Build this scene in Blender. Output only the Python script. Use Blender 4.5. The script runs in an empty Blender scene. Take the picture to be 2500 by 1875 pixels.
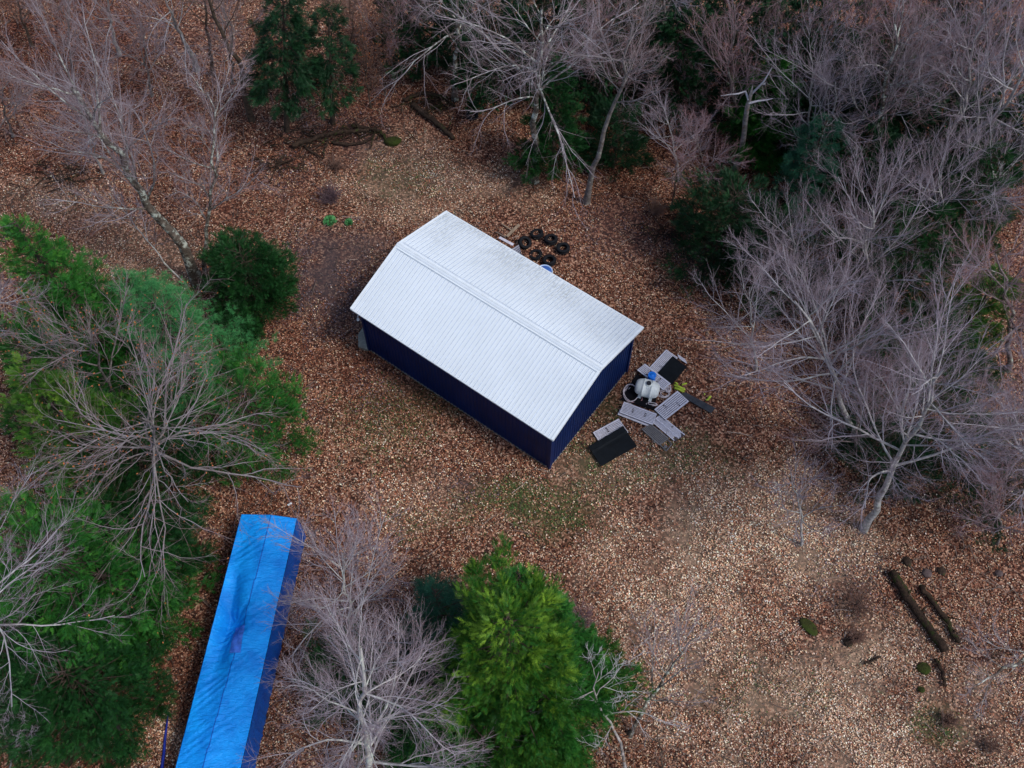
import bpy, bmesh, math, random
import numpy as np
from mathutils import Vector, Matrix
R = math.radians
rng = np.random.default_rng(7)
random.seed(7)
sc = bpy.context.scene
col = sc.collection

# ------------------------------------------------------------------ camera, world, sun, exposure
CAMH, TH, FPX = 48.27, .523, 2501.7
cam = bpy.data.objects.new('camera', bpy.data.cameras.new('camera'))
col.objects.link(cam)
cam.location = (0, 0, CAMH)
cam.rotation_euler = (TH, 0, 0)
cam.data.sensor_fit = 'HORIZONTAL'
cam.data.sensor_width = 36
cam.data.lens = 36 * FPX / 2500
cam.data.clip_end = 2000
sc.camera = cam

SUN_EL, SUN_AZ = R(56), R(118)       # azimuth measured clockwise from +y
wd = bpy.data.worlds.new('World'); sc.world = wd; wd.use_nodes = True
wn = wd.node_tree.nodes; wl = wd.node_tree.links
sky = wn.new('ShaderNodeTexSky'); sky.sky_type = 'NISHITA'; sky.sun_disc = False
sky.sun_elevation = SUN_EL; sky.sun_rotation = SUN_AZ
sky.dust_density = 1.5; sky.air_density = 1.0
bg = wn['Background']; bg.inputs['Strength'].default_value = 0.105
wl.new(sky.outputs[0], bg.inputs[0])
sl = bpy.data.lights.new('sun', 'SUN'); sl.energy = 1.5; sl.angle = R(12); sl.color = (1, .98, .93)
so = bpy.data.objects.new('sun', sl); col.objects.link(so)
sd = Vector((math.sin(SUN_AZ) * math.cos(SUN_EL), math.cos(SUN_AZ) * math.cos(SUN_EL), math.sin(SUN_EL)))
so.rotation_euler = sd.to_track_quat('Z', 'Y').to_euler()
so.location = sd * 80
sc.view_settings.view_transform = 'Standard'; sc.view_settings.look = 'None'
sc.view_settings.exposure = 0.78; sc.view_settings.gamma = 1
sc.render.engine = 'CYCLES'

# ------------------------------------------------------------------ helpers
CF = np.array([0, math.sin(TH), -math.cos(TH)]); CU = np.array([0, math.cos(TH), math.sin(TH)])
def P(x, y, z=0.0):
    """site point at height z on the sight line of survey pixel (x, y) of the aerial photograph"""
    d = np.array([1., 0, 0]) * (x - 1250) / FPX - CU * (y - 937.5) / FPX + CF
    return np.array([0, 0, CAMH]) + d * (z - CAMH) / d[2]

def tag(o, label=None, cat=None, group=None, kind=None):
    if label: o['label'] = label
    if cat: o['category'] = cat
    if group: o['group'] = group
    if kind: o['kind'] = kind
    return o

def link(name, me, mats, parent=None):
    o = bpy.data.objects.new(name, me); col.objects.link(o)
    for m in (mats if isinstance(mats, (list, tuple)) else [mats]):
        if m is not None: me.materials.append(m)
    if parent is not None: o.parent = parent
    return o

def empty(name, loc, rz=0):
    o = bpy.data.objects.new(name, None); col.objects.link(o)
    o.location = loc; o.rotation_euler = (0, 0, rz); o.empty_display_size = .3
    return o

def mesh_np(name, V, faces, attrs=None, smooth=False, fcol=None, mi=None):
    """V [n,3]; faces = list of int arrays [m,k]"""
    me = bpy.data.meshes.new(name)
    V = np.ascontiguousarray(V, dtype=np.float32)
    me.vertices.add(len(V)); me.vertices.foreach_set('co', V.ravel())
    sizes = np.concatenate([np.full(len(f), f.shape[1], np.int32) for f in faces])
    loops = np.concatenate([f.ravel() for f in faces]).astype(np.int32)
    starts = np.concatenate([[0], np.cumsum(sizes)[:-1]]).astype(np.int32)
    me.loops.add(len(loops)); me.loops.foreach_set('vertex_index', loops)
    me.polygons.add(len(sizes)); me.polygons.foreach_set('loop_start', starts)
    me.polygons.foreach_set('use_smooth', np.full(len(sizes), smooth, bool))
    if mi is not None: me.polygons.foreach_set('material_index', np.asarray(mi, np.int32))
    for k, a in (attrs or {}).items():
        at = me.attributes.new(k, 'FLOAT', 'POINT'); at.data.foreach_set('value', np.asarray(a, np.float32))
    if fcol is not None:
        at = me.attributes.new('tint', 'FLOAT_COLOR', 'FACE')
        c = np.ones((len(sizes), 4), np.float32); c[:, :3] = fcol; at.data.foreach_set('color', c.ravel())
    me.update(calc_edges=True)
    return me

class MB:
    """collects simple solids into one mesh"""
    def __init__(s): s.v = []; s.f = []; s.m = []
    def add(s, vs, fs, m=0):
        b = len(s.v); s.v += [tuple(v) for v in vs]; s.f += [tuple(b + i for i in f) for f in fs]; s.m += [m] * len(fs)
    def box(s, x0, x1, y0, y1, z0, z1, m=0, M=None):
        vs = [Vector(p) for p in ((x0,y0,z0),(x1,y0,z0),(x1,y1,z0),(x0,y1,z0),(x0,y0,z1),(x1,y0,z1),(x1,y1,z1),(x0,y1,z1))]
        if M is not None: vs = [M @ v for v in vs]
        s.add(vs, [(0,3,2,1),(4,5,6,7),(0,1,5,4),(1,2,6,5),(2,3,7,6),(3,0,4,7)], m)
    def tube(s, pts, r, n=8, caps=True, m=0):
        pts = [Vector(p) for p in pts]; rs = r if isinstance(r, (list, tuple)) else [r] * len(pts)
        rings = []; vs = []
        ref = Vector((.31, .22, .93))
        for i, p in enumerate(pts):
            t = (pts[min(i+1, len(pts)-1)] - pts[max(i-1, 0)]).normalized()
            a = t.cross(ref)
            if a.length < .05: a = t.cross(Vector((1, 0, 0)))
            a.normalize(); b = t.cross(a)
            for k in range(n):
                q = 2 * math.pi * k / n
                vs.append(p + (a * math.cos(q) + b * math.sin(q)) * rs[i])
        fs = []
        for i in range(len(pts) - 1):
            for k in range(n):
                fs.append((i*n+k, i*n+(k+1) % n, (i+1)*n+(k+1) % n, (i+1)*n+k))
        if caps: fs += [tuple(range(n-1, -1, -1)), tuple((len(pts)-1)*n+k for k in range(n))]
        s.add(vs, fs, m)
    def lathe(s, prof, n=32, M=None, m=0, close=False):
        """prof: list of (r, z) round local z"""
        vs = []
        for (r, z) in prof:
            for k in range(n):
                q = 2 * math.pi * k / n; v = Vector((r * math.cos(q), r * math.sin(q), z))
                vs.append(M @ v if M is not None else v)
        fs = []; L = len(prof)
        for i in range(L if close else L - 1):
            j = (i + 1) % L
            for k in range(n):
                fs.append((i*n+k, i*n+(k+1) % n, j*n+(k+1) % n, j*n+k))
        if not close: fs += [tuple(range(n-1, -1, -1)), tuple((L-1)*n+k for k in range(n))]
        s.add(vs, fs, m)
    def build(s, name, mats, parent=None, smooth=False):
        me = bpy.data.meshes.new(name); me.from_pydata(s.v, [], s.f)
        me.polygons.foreach_set('material_index', s.m)
        if smooth: me.polygons.foreach_set('use_smooth', [True] * len(s.f))
        me.update()
        bm = bmesh.new(); bm.from_mesh(me); bmesh.ops.recalc_face_normals(bm, faces=bm.faces); bm.to_mesh(me); bm.free()
        return link(name, me, mats, parent)

# ------------------------------------------------------------------ materials
def mat(name, base=(.5, .5, .5), rough=.8, spec=.3, metal=0):
    m = bpy.data.materials.new(name); m.use_nodes = True
    b = m.node_tree.nodes['Principled BSDF']
    b.inputs['Base Color'].default_value = (*base, 1); b.inputs['Roughness'].default_value = rough
    b.inputs['Specular IOR Level'].default_value = spec; b.inputs['Metallic'].default_value = metal
    return m, m.node_tree.nodes, m.node_tree.links, b

def ramp(n, stops, interp='LINEAR'):
    r = n.new('ShaderNodeValToRGB'); cr = r.color_ramp; cr.interpolation = interp
    while len(cr.elements) > 1: cr.elements.remove(cr.elements[-1])
    cr.elements[0].position = stops[0][0]; cr.elements[0].color = (*stops[0][1], 1)
    for p, c in stops[1:]:
        e = cr.elements.new(p); e.color = (*c, 1)
    return r

def noise(n, l, coord, scale, detail=4, rough=.6, out='Fac'):
    t = n.new('ShaderNodeTexNoise'); t.inputs['Scale'].default_value = scale
    t.inputs['Detail'].default_value = detail; t.inputs['Roughness'].default_value = rough
    l.new(coord, t.inputs['Vector']); return t.outputs[out]

def mix(n, l, fac, a, b, mode='MIX'):
    x = n.new('ShaderNodeMix'); x.data_type = 'RGBA'; x.blend_type = mode
    for s, v in ((x.inputs[0], fac), (x.inputs[6], a), (x.inputs[7], b)):
        if hasattr(v, 'is_linked') or isinstance(v, bpy.types.NodeSocket): l.new(v, s)
        elif isinstance(v, (int, float)): s.default_value = v
        else: s.default_value = (*v, 1)
    return x.outputs[2]

def maprange(n, l, v, a, b, c=0., d=1.):
    x = n.new('ShaderNodeMapRange'); l.new(v, x.inputs[0])
    for i, q in enumerate((a, b, c, d)): x.inputs[i+1].default_value = q
    return x.outputs[0]

def bump(n, l, b, h, strength=.5, dist=.05):
    x = n.new('ShaderNodeBump'); x.inputs['Strength'].default_value = strength; x.inputs['Distance'].default_value = dist
    l.new(h, x.inputs['Height']); l.new(x.outputs[0], b.inputs['Normal'])

def obj_co(n): return n.new('ShaderNodeTexCoord').outputs['Object']
def attr(n, name):
    a = n.new('ShaderNodeAttribute'); a.attribute_name = name; return a

def simple(name, c, rough=.7, spec=.3, var=.25, scale=6, metal=0, bstr=0, bscale=30, dirt=None, dirt_amt=.5):
    m, n, l, b = mat(name, c, rough, spec, metal)
    co = obj_co(n)
    f = noise(n, l, co, scale, 5)
    d = tuple(x * (1 - var) for x in c); u = tuple(min(1, x * (1 + var)) for x in c)
    r = ramp(n, [(.3, d), (.7, u)]); l.new(f, r.inputs[0]); out = r.outputs[0]
    if dirt:
        g = noise(n, l, co, scale * 2.3, 6, .75)
        out = mix(n, l, maprange(n, l, g, .5, .72, 0, dirt_amt), out, dirt)
    l.new(out, b.inputs['Base Color'])
    if bstr: bump(n, l, b, noise(n, l, co, bscale, 4), bstr, .02)
    return m

def bark(name, dark, light, twig, tip, lichen=None, la=.5):
    tip = tuple(.75*a+.25*b for a, b in zip(tip, twig))
    m, n, l, b = mat(name, light, .9, .15)
    co = obj_co(n); lv = attr(n, 'lv').outputs['Fac']
    f = noise(n, l, co, 3.5, 6, .7)
    r = ramp(n, [(.35, dark), (.65, light)]); l.new(f, r.inputs[0]); base = r.outputs[0]
    if lichen:
        g = noise(n, l, co, 2.4, 5, .75)
        base = mix(n, l, maprange(n, l, g, .5 + .12 * (1 - la), .6 + .12 * (1 - la)), base, lichen)
    t = ramp(n, [(.0, twig), (1., tip)])
    l.new(maprange(n, l, lv, .62, .90), t.inputs[0])
    g2 = noise(n, l, co, .9, 3)
    tw = mix(n, l, maprange(n, l, g2, .45, .62, 0, .45), t.outputs[0], tip)
    out = mix(n, l, maprange(n, l, lv, .25, .6), base, tw)
    l.new(out, b.inputs['Base Color'])
    bump(n, l, b, noise(n, l, co, 18, 4), .5, .03)
    return m

LICH = (.36, .40, .33)
M = {}
M['bark_pale'] = bark('bark_pale', (.15, .135, .12), (.48, .46, .45), (.36, .32, .37), (.17, .105, .115), (.48, .51, .45), .6)
M['bark_lichen'] = bark('bark_lichen', (.030, .024, .018), (.16, .125, .10), (.36, .32, .35), (.18, .10, .10), (.48, .51, .44), .95)
M['bark_birch'] = bark('bark_birch', (.24, .22, .20), (.54, .52, .50), (.38, .34, .38), (.24, .16, .17), (.50, .54, .46), .8)
M['bark_red'] = bark('bark_red', (.06, .045, .04), (.20, .16, .15), (.32, .25, .28), (.20, .075, .07), LICH, .5)
M['bark_brown'] = bark('bark_brown', (.03, .022, .016), (.11, .08, .06), (.19, .13, .11), (.20, .10, .07), None)
M['bark_dead'] = bark('bark_dead', (.10, .085, .075), (.42, .38, .36), (.55, .52, .53), (.45, .43, .45), (.30, .15, .06), .35)
M['bark_mauve'] = bark('bark_mauve', (.08, .065, .055), (.24, .21, .20), (.30, .26, .28), (.18, .09, .08), (.34, .36, .30), .4)
M['bark_trunk'] = bark('bark_trunk', (.025, .018, .014), (.09, .065, .05), (.09, .065, .05), (.09, .065, .05), None)

def foliage(name, dark, mid, tipc, trans=.15):
    m, n, l, b = mat(name, mid, .55, .25)
    t = attr(n, 'tone').outputs['Fac']; tp = attr(n, 'tip').outputs['Fac']
    r = ramp(n, [(0., dark), (.55, mid), (1., tipc)]); l.new(t, r.inputs[0])
    out = mix(n, l, maprange(n, l, tp, .5, 1., 0, .60), r.outputs[0], tipc)
    hs = noise(n, l, obj_co(n), .7, 3)
    out = mix(n, l, maprange(n, l, hs, .42, .62, 0, .6), out, tuple(x * .62 for x in mid))
    l.new(out, b.inputs['Base Color'])
    b.inputs['Subsurface Weight'].default_value = 0
    tr = n.new('ShaderNodeBsdfTranslucent'); l.new(out, tr.inputs[0])
    mx = n.new('ShaderNodeMixShader'); mx.inputs[0].default_value = trans
    l.new(b.outputs[0], mx.inputs[1]); l.new(tr.outputs[0], mx.inputs[2])
    l.new(mx.outputs[0], n['Material Output'].inputs[0])
    return m
M['fol_cedar'] = foliage('fol_cedar', (.005, .040, .006), (.018, .120, .012), (.22, .37, .03))
M['fol_green'] = foliage('fol_green', (.006, .050, .010), (.022, .145, .020), (.11, .33, .04))
M['fol_yellow'] = foliage('fol_yellow', (.012, .060, .010), (.040, .145, .016), (.17, .28, .030))
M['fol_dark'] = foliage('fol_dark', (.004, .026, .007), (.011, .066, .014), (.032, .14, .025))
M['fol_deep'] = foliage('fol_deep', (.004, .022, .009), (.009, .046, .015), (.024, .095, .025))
M['fol_pine'] = foliage('fol_pine', (.016, .12, .038), (.06, .29, .085), (.20, .48, .19), .25)
M['fol_teal'] = foliage('fol_teal', (.008, .055, .032), (.022, .11, .062), (.05, .18, .10), .2)

def tint_mat(name, rough=.8, trans=.1):
    m, n, l, b = mat(name, rough=rough, spec=.25)
    a = attr(n, 'tint').outputs['Color']; l.new(a, b.inputs['Base Color'])
    return m
M['leaf'] = tint_mat('leaf')

# ------------------------------------------------------------------ ground
def smooth_noise(X, Y, scale, seed):
    g = np.random.default_rng(seed).random((64, 64))
    x = X / scale + 31.3; y = Y / scale + 17.7
    xi = np.floor(x).astype(int); yi = np.floor(y).astype(int); fx = x - xi; fy = y - yi
    fx = fx*fx*(3-2*fx); fy = fy*fy*(3-2*fy)
    q = lambda i, j: g[(xi+i) % 64, (yi+j) % 64]
    return (q(0,0)*(1-fx)+q(1,0)*fx)*(1-fy) + (q(0,1)*(1-fx)+q(1,1)*fx)*fy
def fbm(X, Y, s, seed, o=4):
    return sum(smooth_noise(X, Y, s/2**k, seed+k) / 2**(k+1) for k in range(o)) / (1-2**-o)

# patches of differently coloured litter: (photo survey x, y, radius x, radius y in survey px, strength)
PALE = [(1880,1300,330,170,1.),(2000,1700,430,230,1.),(1700,1500,260,260,.8),(1000,440,160,110,.65),(1230,460,130,60,.6),(420,1800,90,60,.7),(1560,1150,200,90,.45),
        (130,500,140,60,.55),(1050,1240,160,70,.35),(2440,1850,120,110,.6),(350,640,150,80,.4),(280,620,90,80,.4),(900,600,90,60,.2)]
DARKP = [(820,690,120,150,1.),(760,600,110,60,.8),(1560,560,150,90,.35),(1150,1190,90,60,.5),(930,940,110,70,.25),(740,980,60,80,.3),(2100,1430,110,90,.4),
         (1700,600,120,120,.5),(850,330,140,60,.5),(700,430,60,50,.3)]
GREENP = [(1310,1215,230,80,1.),(1400,1100,110,70,.6),(1450,1130,90,50,.8),(1630,1130,180,80,.5),(960,1030,160,110,.45),(1130,1270,160,50,.5),(1480,1000,90,60,.7),
          (1000,430,120,60,.35),(1860,1700,120,90,.35),(2290,1770,60,50,.8),(1500,1180,120,50,.5)]
RUST_SHADE = [(150,120,420,320,1.),(500,330,300,180,.8),(900,150,250,180,.7),(1000,980,220,60,.6),(900,900,90,60,.7),(330,1700,260,220,.7),(620,1450,150,300,.8),(1520,300,300,200,.8),
        (1800,500,260,220,.7),(700,860,160,160,.5),(2200,300,400,400,.8)]  # rust litter; the upper right patch also paints shade under the trees
def field(X, Y, blobs, seed):
    # positions in metres -> nearness to each patch, with ragged edges
    out = np.zeros_like(X); nz = fbm(X, Y, 2.6, seed) - .5; nz2 = fbm(X, Y, .7, seed + 9) - .5
    for (px, py, rx, ry, s) in blobs:
        c = P(px, py); ax = abs(P(px+rx, py)[0] - P(px-rx, py)[0]) / 2; ay = abs(P(px, py-ry)[1] - P(px, py+ry)[1]) / 2
        d = np.sqrt(((X-c[0])/ax)**2 + ((Y-c[1])/ay)**2)
        v = np.clip(1.25 - d + nz * 1.7 + nz2 * 1.0, 0, 1) * s
        out = np.maximum(out, v)
    return out
def litter_weights(X, Y):
    return (field(X, Y, PALE, 11), field(X, Y, DARKP, 23), field(X, Y, GREENP, 37), field(X, Y, RUST_SHADE, 51))

xs = np.concatenate([[-400, -200, -90], np.arange(-44, 44.01, .3), [90, 200, 400]])
ys = np.concatenate([[-400, -150, -40], np.arange(0, 66.01, .3), [110, 200, 400]])
GX, GY = np.meshgrid(xs, ys, indexing='ij')
gz = (fbm(GX, GY, 6, 71) - .5) * .10
nx, ny = len(xs), len(ys)
idx = np.arange(nx * ny).reshape(nx, ny)
gf = np.stack([idx[:-1, :-1], idx[1:, :-1], idx[1:, 1:], idx[:-1, 1:]], -1).reshape(-1, 4)
w = litter_weights(GX.ravel(), GY.ravel())
gme = mesh_np('ground', np.stack([GX.ravel(), GY.ravel(), gz.ravel() - .06], 1), [gf],
              {'pale': w[0], 'darkp': w[1], 'greenp': w[2], 'rust_shade': w[3]}, True)
m, n, l, b = mat('leaf_litter_ground', rough=.95, spec=.1)
co = obj_co(n)
def vor(scale):
    v = n.new('ShaderNodeTexVoronoi'); v.inputs['Scale'].default_value = scale; v.feature = 'F1'
    wv = n.new('ShaderNodeVectorMath'); wv.operation = 'MULTIPLY_ADD'
    nn = n.new('ShaderNodeTexNoise'); nn.inputs['Scale'].default_value = 9; l.new(co, nn.inputs['Vector'])
    l.new(nn.outputs['Color'], wv.inputs[0]); wv.inputs[1].default_value = (.15, .15, .15); l.new(co, wv.inputs[2])
    l.new(wv.outputs[0], v.inputs['Vector']); return v
v1 = vor(11)
sp = n.new('ShaderNodeSeparateColor'); l.new(v1.outputs['Color'], sp.inputs[0])
r = ramp(n, [(0, (.022, .011, .009)), (.35, (.065, .026, .018)), (.6, (.15, .058, .036)), (.8, (.27, .13, .085)), (1, (.48, .29, .20))])
l.new(sp.outputs[0], r.inputs[0]); out = r.outputs[0]
out = mix(n, l, attr(n, 'rust_shade').outputs['Fac'], out, (.62, .45, .40), 'MULTIPLY')
out = mix(n, l, maprange(n, l, attr(n, 'pale').outputs['Fac'], 0, 1, 0, .5), out, (.34, .25, .175))
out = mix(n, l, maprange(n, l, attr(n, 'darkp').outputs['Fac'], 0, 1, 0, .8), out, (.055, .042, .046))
out = mix(n, l, maprange(n, l, attr(n, 'greenp').outputs['Fac'], 0, 1, 0, .6), out, (.05, .07, .025))
l.new(out, b.inputs['Base Color'])
bump(n, l, b, sp.outputs[1], .8, .06)
M['ground'] = m
tag(link('ground', gme, m), kind='structure')

# ------------------------------------------------------------------ footprint of the shed
SC = np.array([-.815, 29.314]); PHI = -.636; SL, SW, HE, HR, OG, OE = 12.8, 7.989, 4.233, 5.513, .314, .373
ca, sa = math.cos(PHI), math.sin(PHI)
def in_shed(X, Y, pad=0):
    u = (X-SC[0])*ca + (Y-SC[1])*sa; v = -(X-SC[0])*sa + (Y-SC[1])*ca
    return (abs(u) < SL/2-OG+pad) & (abs(v) < SW/2-OE+pad)
def in_tarp(X, Y): return (Y < 19.2) & (X > -14.3 + (Y-7.6)*.11) & (X < -11.5 + (Y-7.6)*.1)

# ------------------------------------------------------------------ fallen leaves
def leaves(N, seed, smin, smax, bright=1.):
    g = np.random.default_rng(seed)
    Y = 6 + 57 * g.random(N)**1.12; X = (g.random(N) - .5) * 2 * (24.5 + (Y - 8) * .27)
    ok = ~in_shed(X, Y, .02) & ~in_tarp(X, Y); X, Y = X[ok], Y[ok]
    wp, wdk, wg, wr = litter_weights(X, Y)
    mat_ = fbm(X, Y, 1.5, 140); mat2 = fbm(X, Y, .5, 150); big = fbm(X, Y, 7, 160)
    keep = g.random(len(X)) > .35 * wg + .55 * wdk * (wdk > .3) + np.clip((.47-mat_)*5, 0, .8) + np.clip((.42-mat2)*3, 0, .5)
    shade = (.62 + .5*mat_ + .35*mat2 + .30*(big-.5)*2)[keep]
    X, Y, wp, wdk, wg, wr = (a[keep] for a in (X, Y, wp, wdk, wg, wr)); N = len(X)
    pal = np.array([(.034,.018,.013),(.105,.036,.020),(.24,.082,.042),(.34,.145,.078),(.46,.255,.155),(.57,.39,.26),(.68,.55,.43),(.22,.145,.115)])
    base = np.array([.20,.19,.16,.14,.12,.08,.045,.065])
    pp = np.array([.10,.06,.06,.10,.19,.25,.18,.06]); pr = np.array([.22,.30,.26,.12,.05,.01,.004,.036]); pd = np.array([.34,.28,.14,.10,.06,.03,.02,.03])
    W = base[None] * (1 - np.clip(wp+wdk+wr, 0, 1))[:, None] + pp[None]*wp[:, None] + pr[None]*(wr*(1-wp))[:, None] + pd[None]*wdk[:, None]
    W /= W.sum(1, keepdims=True); ci = (W.cumsum(1) < g.random(N)[:, None]).sum(1).clip(0, 7)
    C = pal[ci] * (.75 + .5 * g.random((N, 1))) * (1 + .15 * (g.random((N, 3)) - .5)) * bright
    gr = g.random(N) < wg * .5; C[gr] = np.array([.085, .11, .035]) * (.6 + .9 * g.random((gr.sum(), 1)))
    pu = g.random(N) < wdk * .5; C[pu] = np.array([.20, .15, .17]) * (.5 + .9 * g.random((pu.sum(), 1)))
    a = g.random(N) * 2 * math.pi; C = C * np.array([1.04, 1.06, 1.07]) * ((1 - .22*wr)*(1 + .22*wp)*shade)[:, None]; s = smin + (smax - smin) * g.random(N); asp = .45 + .45 * g.random(N)
    u = np.stack([np.cos(a), np.sin(a), g.normal(0, .38, N)], 1); v = np.stack([-np.sin(a), np.cos(a), g.normal(0, .38, N)], 1)
    c = np.stack([X, Y, .0 + g.random(N) * .05 + (fbm(X, Y, 6, 71) - .5) * .10], 1)
    u = u * (s/2)[:, None]; v = v * (s*asp/2)[:, None]
    curl = np.array([0, 0, 1.]) * (g.normal(0, .2, N) * s)[:, None]
    V = np.stack([c - u + curl, c + v * .9 - u*.1, c + u + curl, c - v * .9 + u*.1], 1).reshape(-1, 3)
    f = np.arange(N * 4).reshape(N, 4)
    return mesh_np('fallen_leaves', V, [f], fcol=C.clip(0, .9))
tag(link('fallen_leaves', leaves(900000, 3, .045, .11), M['leaf']), 'brown and tan fallen leaves covering the forest clearing floor', 'leaf litter', kind='stuff')

def grass():
    g = np.random.default_rng(5); N = 90000
    Y = 8 + 45 * g.random(N); X = (g.random(N) - .5) * 56
    wg = field(X, Y, GREENP, 37); wp = field(X, Y, PALE, 11)
    k = (g.random(N) < np.maximum(wg * 1.1 * (fbm(X, Y, .9, 91) > .5), wp * .22 * (fbm(X, Y, 1.6, 95) > .52))) & ~in_shed(X, Y, .03) & ~in_tarp(X, Y)
    X, Y, wg = X[k], Y[k], wg[k]; N = len(X)
    X = np.repeat(X, 3) + g.normal(0, .05, N*3); Y = np.repeat(Y, 3) + g.normal(0, .05, N*3); wg = np.repeat(wg, 3); N *= 3
    a = g.random(N) * 6.283; h = .05 + .10 * g.random(N); le = .05 + .12 * g.random(N); wd_ = .012
    c = np.stack([X, Y, np.full(N, .0)], 1); d = np.stack([np.cos(a)*le, np.sin(a)*le, h], 1); s = np.stack([-np.sin(a), np.cos(a), 0*a], 1) * wd_
    V = np.stack([c - s, c + s, c + d*.6 + s, c + d], 1).reshape(-1, 3)
    C = np.where((g.random(N) < np.clip(wg*1.3, .1, .9))[:, None], np.array([.05, .12, .03]), np.array([.34, .25, .16])) * (.6 + .8*g.random((N, 1)))
    return mesh_np('grass', V, [np.arange(N*4).reshape(N, 4)], fcol=C)
tag(link('grass', grass(), M['leaf']), 'sparse green and straw grass poking through leaves around shed', 'grass', kind='stuff')

def twig_litter():
    g = np.random.default_rng(8); N = 9000
    Y = 6 + 56*g.random(N); X = (g.random(N)-.5)*2*(24.5+(Y-8)*.27)
    edge = np.clip((np.hypot((X-2)/15, (Y-30)/14)-.55), 0, 1)
    k = (g.random(N) < .18+.8*edge) & ~in_shed(X, Y, .3) & ~in_tarp(X, Y); X, Y = X[k], Y[k]; N = len(X)
    a = g.random(N)*6.283; L = .25+1.3*g.random(N)**2.5; w_ = .010+.014*g.random(N)
    c = np.stack([X, Y, .06+.05*g.random(N)], 1); d = np.stack([np.cos(a), np.sin(a), g.normal(0, .06, N)], 1)*(L/2)[:, None]
    m_ = c + np.stack([-np.sin(a), np.cos(a), 0*a], 1)*(g.normal(0, .10, N)*L)[:, None]
    Pt = np.stack([c-d, m_, c+d], 1); Pt[:, :, 2] = np.maximum(Pt[:, :, 2], .03)
    V_, F_, _ = tubes(Pt, np.stack([w_, w_*.8, w_*.4], 1), 3, np.zeros((N, 3)))
    C = np.repeat(np.array([.16, .12, .10])*(.35+1.5*g.random((N, 1))**2), 6, 0)
    return mesh_np('twig_litter', V_, [F_], fcol=C)
LATE = lambda: tag(link('twig_litter', twig_litter(), M['leaf']), 'small fallen twigs strewn over the leaf litter', 'twigs', kind='stuff')

# ------------------------------------------------------------------ shed
def roof_material():
    m, n, l, b = mat('white_roof_metal', (.80, .84, .88), .42, .4)
    co = obj_co(n)
    f = noise(n, l, co, .5, 4)
    r = ramp(n, [(.3, (.63, .675, .71)), (.7, (.685, .73, .765))]); l.new(f, r.inputs[0])
    st = n.new('ShaderNodeMapping'); st.inputs['Scale'].default_value = (7, .55, 1); l.new(co, st.inputs[0])
    g = noise(n, l, st.outputs[0], 1.6, 7, .72)
    out = mix(n, l, maprange(n, l, g, .50, .70, 0, .22), r.outputs[0], (.50, .51, .50))
    # algae streaks settled towards the rear eave
    sx = n.new('ShaderNodeSeparateXYZ'); l.new(co, sx.inputs[0])
    far = maprange(n, l, sx.outputs[1], .6, 3.7, 0, 1)
    st2 = n.new('ShaderNodeMapping'); st2.inputs['Scale'].default_value = (14, 3.2, 1); l.new(co, st2.inputs[0])
    g2 = noise(n, l, st2.outputs[0], 1.5, 8, .8)
    patch = noise(n, l, co, .42, 3)
    mm = n.new('ShaderNodeMath'); mm.operation = 'MULTIPLY'; l.new(maprange(n, l, g2, .44, .58), mm.inputs[0]); l.new(far, mm.inputs[1])
    m2 = n.new('ShaderNodeMath'); m2.operation = 'MULTIPLY'; l.new(mm.outputs[0], m2.inputs[0]); l.new(maprange(n, l, patch, .40, .58, .25, 1), m2.inputs[1])
    m3 = n.new('ShaderNodeMath'); m3.operation = 'MULTIPLY'; l.new(m2.outputs[0], m3.inputs[0]); m3.inputs[1].default_value = 1.0
    out = mix(n, l, m3.outputs[0], out, (.30, .31, .30))
    # specks
    sp_ = n.new('ShaderNodeTexVoronoi'); sp_.inputs['Scale'].default_value = 1.8; l.new(co, sp_.inputs['Vector'])
    out = mix(n, l, maprange(n, l, sp_.outputs['Distance'], .02, .05, .6, 0), out, (.25, .25, .25))
    l.new(out, b.inputs['Base Color'])
    return m
M['roof'] = roof_material()
M['roof_seam'] = simple('roof_seam_line', (.36, .42, .52), .6, .3, .3, 9)  # darker blue-grey line along one side of each rib
M['ridge_seam'] = simple('ridge_seam_shade', (.46, .52, .60), .6, .3, .2, 9)
M['white_trim'] = simple('white_trim', (.68, .725, .76), .45, .4, .06, 2, dirt=(.5, .5, .48), dirt_amt=.3)
def navy():
    m, n, l, b = mat('navy_wall_metal', (.010, .014, .085), .5, .18)
    co = obj_co(n); f = noise(n, l, co, .8, 4)
    r = ramp(n, [(.3, (.001, .011, .062)), (.7, (.002, .018, .095))]); l.new(f, r.inputs[0])
    g = noise(n, l, co, 5, 6, .75)
    l.new(mix(n, l, maprange(n, l, g, .55, .75, 0, .25), r.outputs[0], (.012, .03, .09)), b.inputs['Base Color'])
    return m
M['navy'] = navy()
M['soffit'] = simple('dark_soffit', (.03, .03, .035), .8)
M['concrete'] = simple('concrete', (.23, .23, .20), .95, .1, .3, 5, bstr=.5, dirt=(.08, .08, .06), dirt_amt=.8)

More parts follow.
